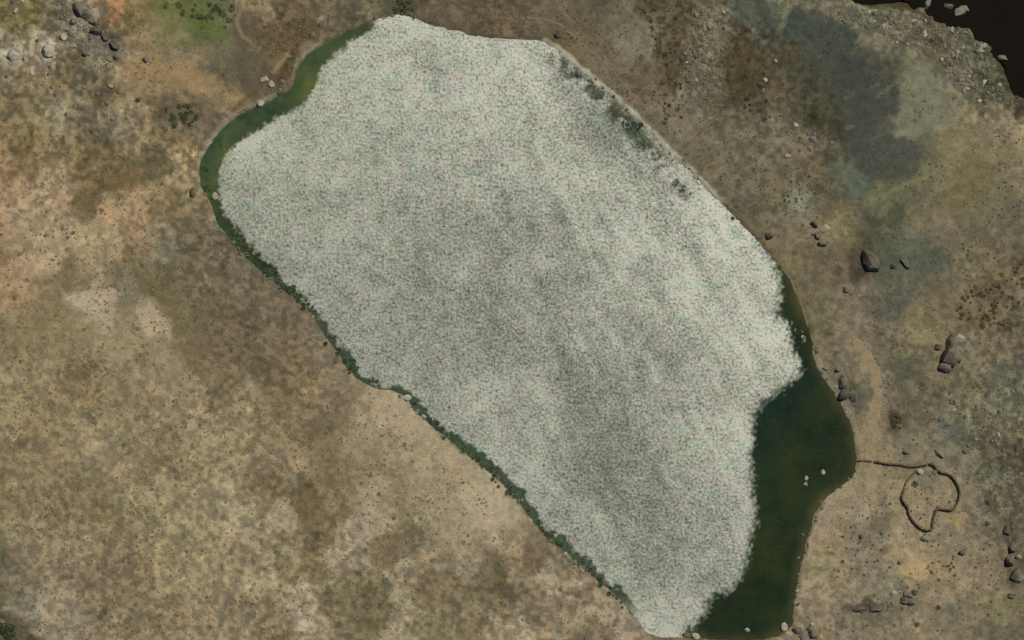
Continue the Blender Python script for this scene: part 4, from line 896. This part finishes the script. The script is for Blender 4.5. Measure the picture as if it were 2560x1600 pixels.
# tussocks that stand out singly, by slope
TUSS_ZONES = [
 ([(0,350),(420,340),(470,520),(330,700),(0,720)], 90, 'brown grass tussock on the orange-tan slope at the left', 'tussocks on the orange-tan slope'),
 ([(0,760),(640,800),(1000,1080),(1200,1260),(700,1260),(0,1150)], 90, 'brown grass tussock on the mid left slope below the lagoon', 'tussocks on the mid left slope'),
 ([(0,1200),(1250,1290),(1560,1590),(0,1590)], 120, 'brown grass tussock on the tan slope along the bottom', 'tussocks on the bottom slope')]
for poly, n, label, group in TUSS_ZONES:
    for px, py in scatter(poly, n, rs):
        put('grass_tussock', random.choice(TUFTS), px, py, .7 + 1.1 * rs.random() ** 1.6, label, 'tussock', group, zs=rs.uniform(.6, 1.0))
# the countless smaller tussocks
def field_of_tufts(name, poly_list, counts, mat, label, rmin, rmax, dens=None):
    V = []; F = []; n0 = 0
    for poly, n in zip(poly_list, counts):
        pts = scatter(poly, n, rs, dens)
        g = at(pts[:, 0], pts[:, 1])
        for k in range(len(g)):
            v, f = SMALL[k % len(SMALL)]
            a = rs.random() * 6.283; s_ = rmin + (rmax - rmin) * rs.random() ** 2; ca, sa = math.cos(a) * s_, math.sin(a) * s_
            q = np.column_stack([v[:, 0] * ca - v[:, 1] * sa, v[:, 0] * sa + v[:, 1] * ca, v[:, 2] * s_]) + g[k]
            V.append(q); F.append(f + n0); n0 += len(q)
    me = mesh_np(name, np.concatenate(V), np.concatenate(F), mat)
    link(bpy.data.objects.new(name, me), label, 'grass', kind='stuff')
SMALL = [tuft_geo(60 + s, 7, .62, .26, .28) for s in range(4)]
patchy = lambda px, py: .15 + .85 * sstep(-.3, .5, fbm(px, py, 90, 71, 4, .7))
field_of_tufts('tussock_grass', [[(0,0),(600,100),(500,300),(480,520),(640,700),(900,960),(1250,1280),(1560,1590),(0,1590)],
                                [(640,0),(920,20),(760,130),(680,170)]], [3600, 200], M_tuss_far,
               'sparse dry tussock grass speckling the slopes left of and below the lagoon', .5, 1.15, patchy)
M_heath = plain_mat('heath_field', alb((80, 72, 50)), .35, .05, c2=alb((104, 95, 68)))
field_of_tufts('heath_grass', [[(1060,0),(1860,0),(2060,300),(2080,500),(1900,560),(1700,380),(1450,130),(1300,60)],
                              [(2000,560),(2560,300),(2560,1590),(2080,1590),(2060,1330),(2200,1200),(2220,900)]], [900, 1000], M_heath,
               'low dark heath speckling the ground right of and above the lagoon', .5, 1.2, patchy)

# shrubs
for px, py in scatter([(2400,740),(2480,690),(2560,640),(2560,800),(2480,830),(2380,790)], 85, rs):
    shrub(px, py, .55 + .8 * rs.random() ** 1.5, 'low dark brown shrub in the thicket at the right edge', 'shrubs at the right edge')
for px, py in scatter([(1600,0),(1700,20),(1710,300),(1660,310),(1640,120)], 70, rs):
    shrub(px, py, .55 + .8 * rs.random() ** 1.5, 'low dark shrub in the band above the upper right shore', 'shrubs above the upper right shore')
for px, py in scatter([(1800,90),(1880,60),(1960,260),(1900,320),(1820,250)], 45, rs):
    shrub(px, py, .55 + .8 * rs.random() ** 1.5, 'low dark shrub on the dark slope left of the slate hollow', 'shrubs on the dark slope')
for px, py in scatter([(390,255),(480,262),(500,310),(420,320)], 22, rs):
    shrub(px, py, rs.uniform(.9, 1.6), 'dark olive shrub in the band under the tan slope at the upper left', 'shrubs under the tan slope', GSHRUBS)
for px, py in scatter([(400,8),(590,8),(575,75),(520,50),(430,35)], 34, rs):
    shrub(px, py, rs.uniform(.9, 1.8), 'green bush at the edge of the meadow at the top left', 'bushes at the meadow', GSHRUBS, .7)
for px, py in scatter([(975,0),(1050,0),(1050,30),(985,32)], 16, rs):
    shrub(px, py, rs.uniform(1.0, 1.8), 'dark green bush above the top end of the lagoon', 'bushes above the lagoon top', GSHRUBS)
for px, py in scatter([(0,1555),(30,1565),(48,1599),(0,1599)], 14, rs):
    shrub(px, py, rs.uniform(1.4, 2.2), 'dark green bush in the bottom left corner', 'bushes in the bottom left corner', GSHRUBS)
for px, py in scatter([(2225,1030),(2250,1035),(2256,1075),(2236,1068)], 12, rs):
    shrub(px, py, rs.uniform(1.0, 1.7), 'dark brown bush beside the dirt track above the wall', 'bushes beside the dirt track')
for px, py, r_, lb in ((2287, 1211, 1.7, 'single dark green bush inside the corral'), (2345, 1271, 1.4, 'green bush at the notch in the corral wall'),
                       (2468, 1256, 1.6, 'dark green bush right of the corral'), (2345, 1519, 1.7, 'bright green bush near the lower right corner'),
                       (2292, 1562, 1.3, 'small dark bush at the bottom right'), (2150, 1343, 1.3, 'small dark bush left of the corral foot'),
                       (2247, 1408, 1.2, 'small dark bush beside the orange soil'), (345, 250, 1.7, 'green bush at the left end of the shrub band'),
                       (2468, 1310, 1.5, 'dark bush below and right of the corral')):
    shrub(px, py, r_, lb, None, GSHRUBS)
for px, py in scatter([(2320,1400),(2390,1390),(2400,1450),(2330,1470)], 12, rs):
    shrub(px, py, rs.uniform(.6, .9), 'small rusty brown bush on the orange soil below the corral', 'bushes on the orange soil')
for px, py in scatter([(2230,1240),(2230,1450),(2050,1480),(2120,1300)], 14, rs):
    shrub(px, py, rs.uniform(.5, .9), 'small dark bush on the bare ground left of the corral', 'bushes left of the corral')

# rushes in the shallows
def along(pts, n, spread):
    pts = np.array(pts, float); seg = np.r_[0, np.cumsum(np.hypot(*np.diff(pts, axis=0).T))]; s = np.sort(rs.random(n)) * seg[-1]
    keep_ = vnoise(s, s * 0, 40, 81) > -.25
    return np.column_stack([np.interp(s, seg, pts[:, 0]), np.interp(s, seg, pts[:, 1])])[keep_] + rs.normal(0, spread, (keep_.sum(), 2))
for pts, n, sp, label, group in (
    ([(512,420),(520,470),(530,500)], 14, 6, 'dark green rush clump at the left end of the lagoon', 'rushes at the left end'),
    ([(552,552),(600,606),(680,690),(745,742),(790,790)], 70, 6, 'dark green rush clump along the left shore', 'rushes on the left shore'),
    ([(815,835),(850,880),(895,930),(940,960)], 40, 8, 'dark green rush clump round the small inlet on the lower left shore', 'rushes round the small inlet'),
    ([(1030,1010),(1080,1055),(1160,1120),(1225,1178),(1300,1252)], 70, 5, 'dark green rush clump along the lower left shore', 'rushes on the lower left shore'),
    ([(1310,1275),(1400,1362),(1490,1440),(1600,1560)], 50, 5, 'dark green rush clump near the bottom of the lower left shore', 'rushes at the bottom shore'),
    ([(1530,262),(1560,295),(1590,325)], 26, 8, 'dark green rush clump in the upper right shallows', 'rushes in the upper right shallows'),
    ([(1835,540),(1860,565)], 8, 4, 'dark green rush clump on the right shore above the lone boulder', 'rushes above the lone boulder')):
    for px, py in along(pts, n, sp):
        put('rush_clump', random.choice(RUSH), px, py, rs.uniform(.9, 2.0), label, 'rushes', group, min_z=-.1)
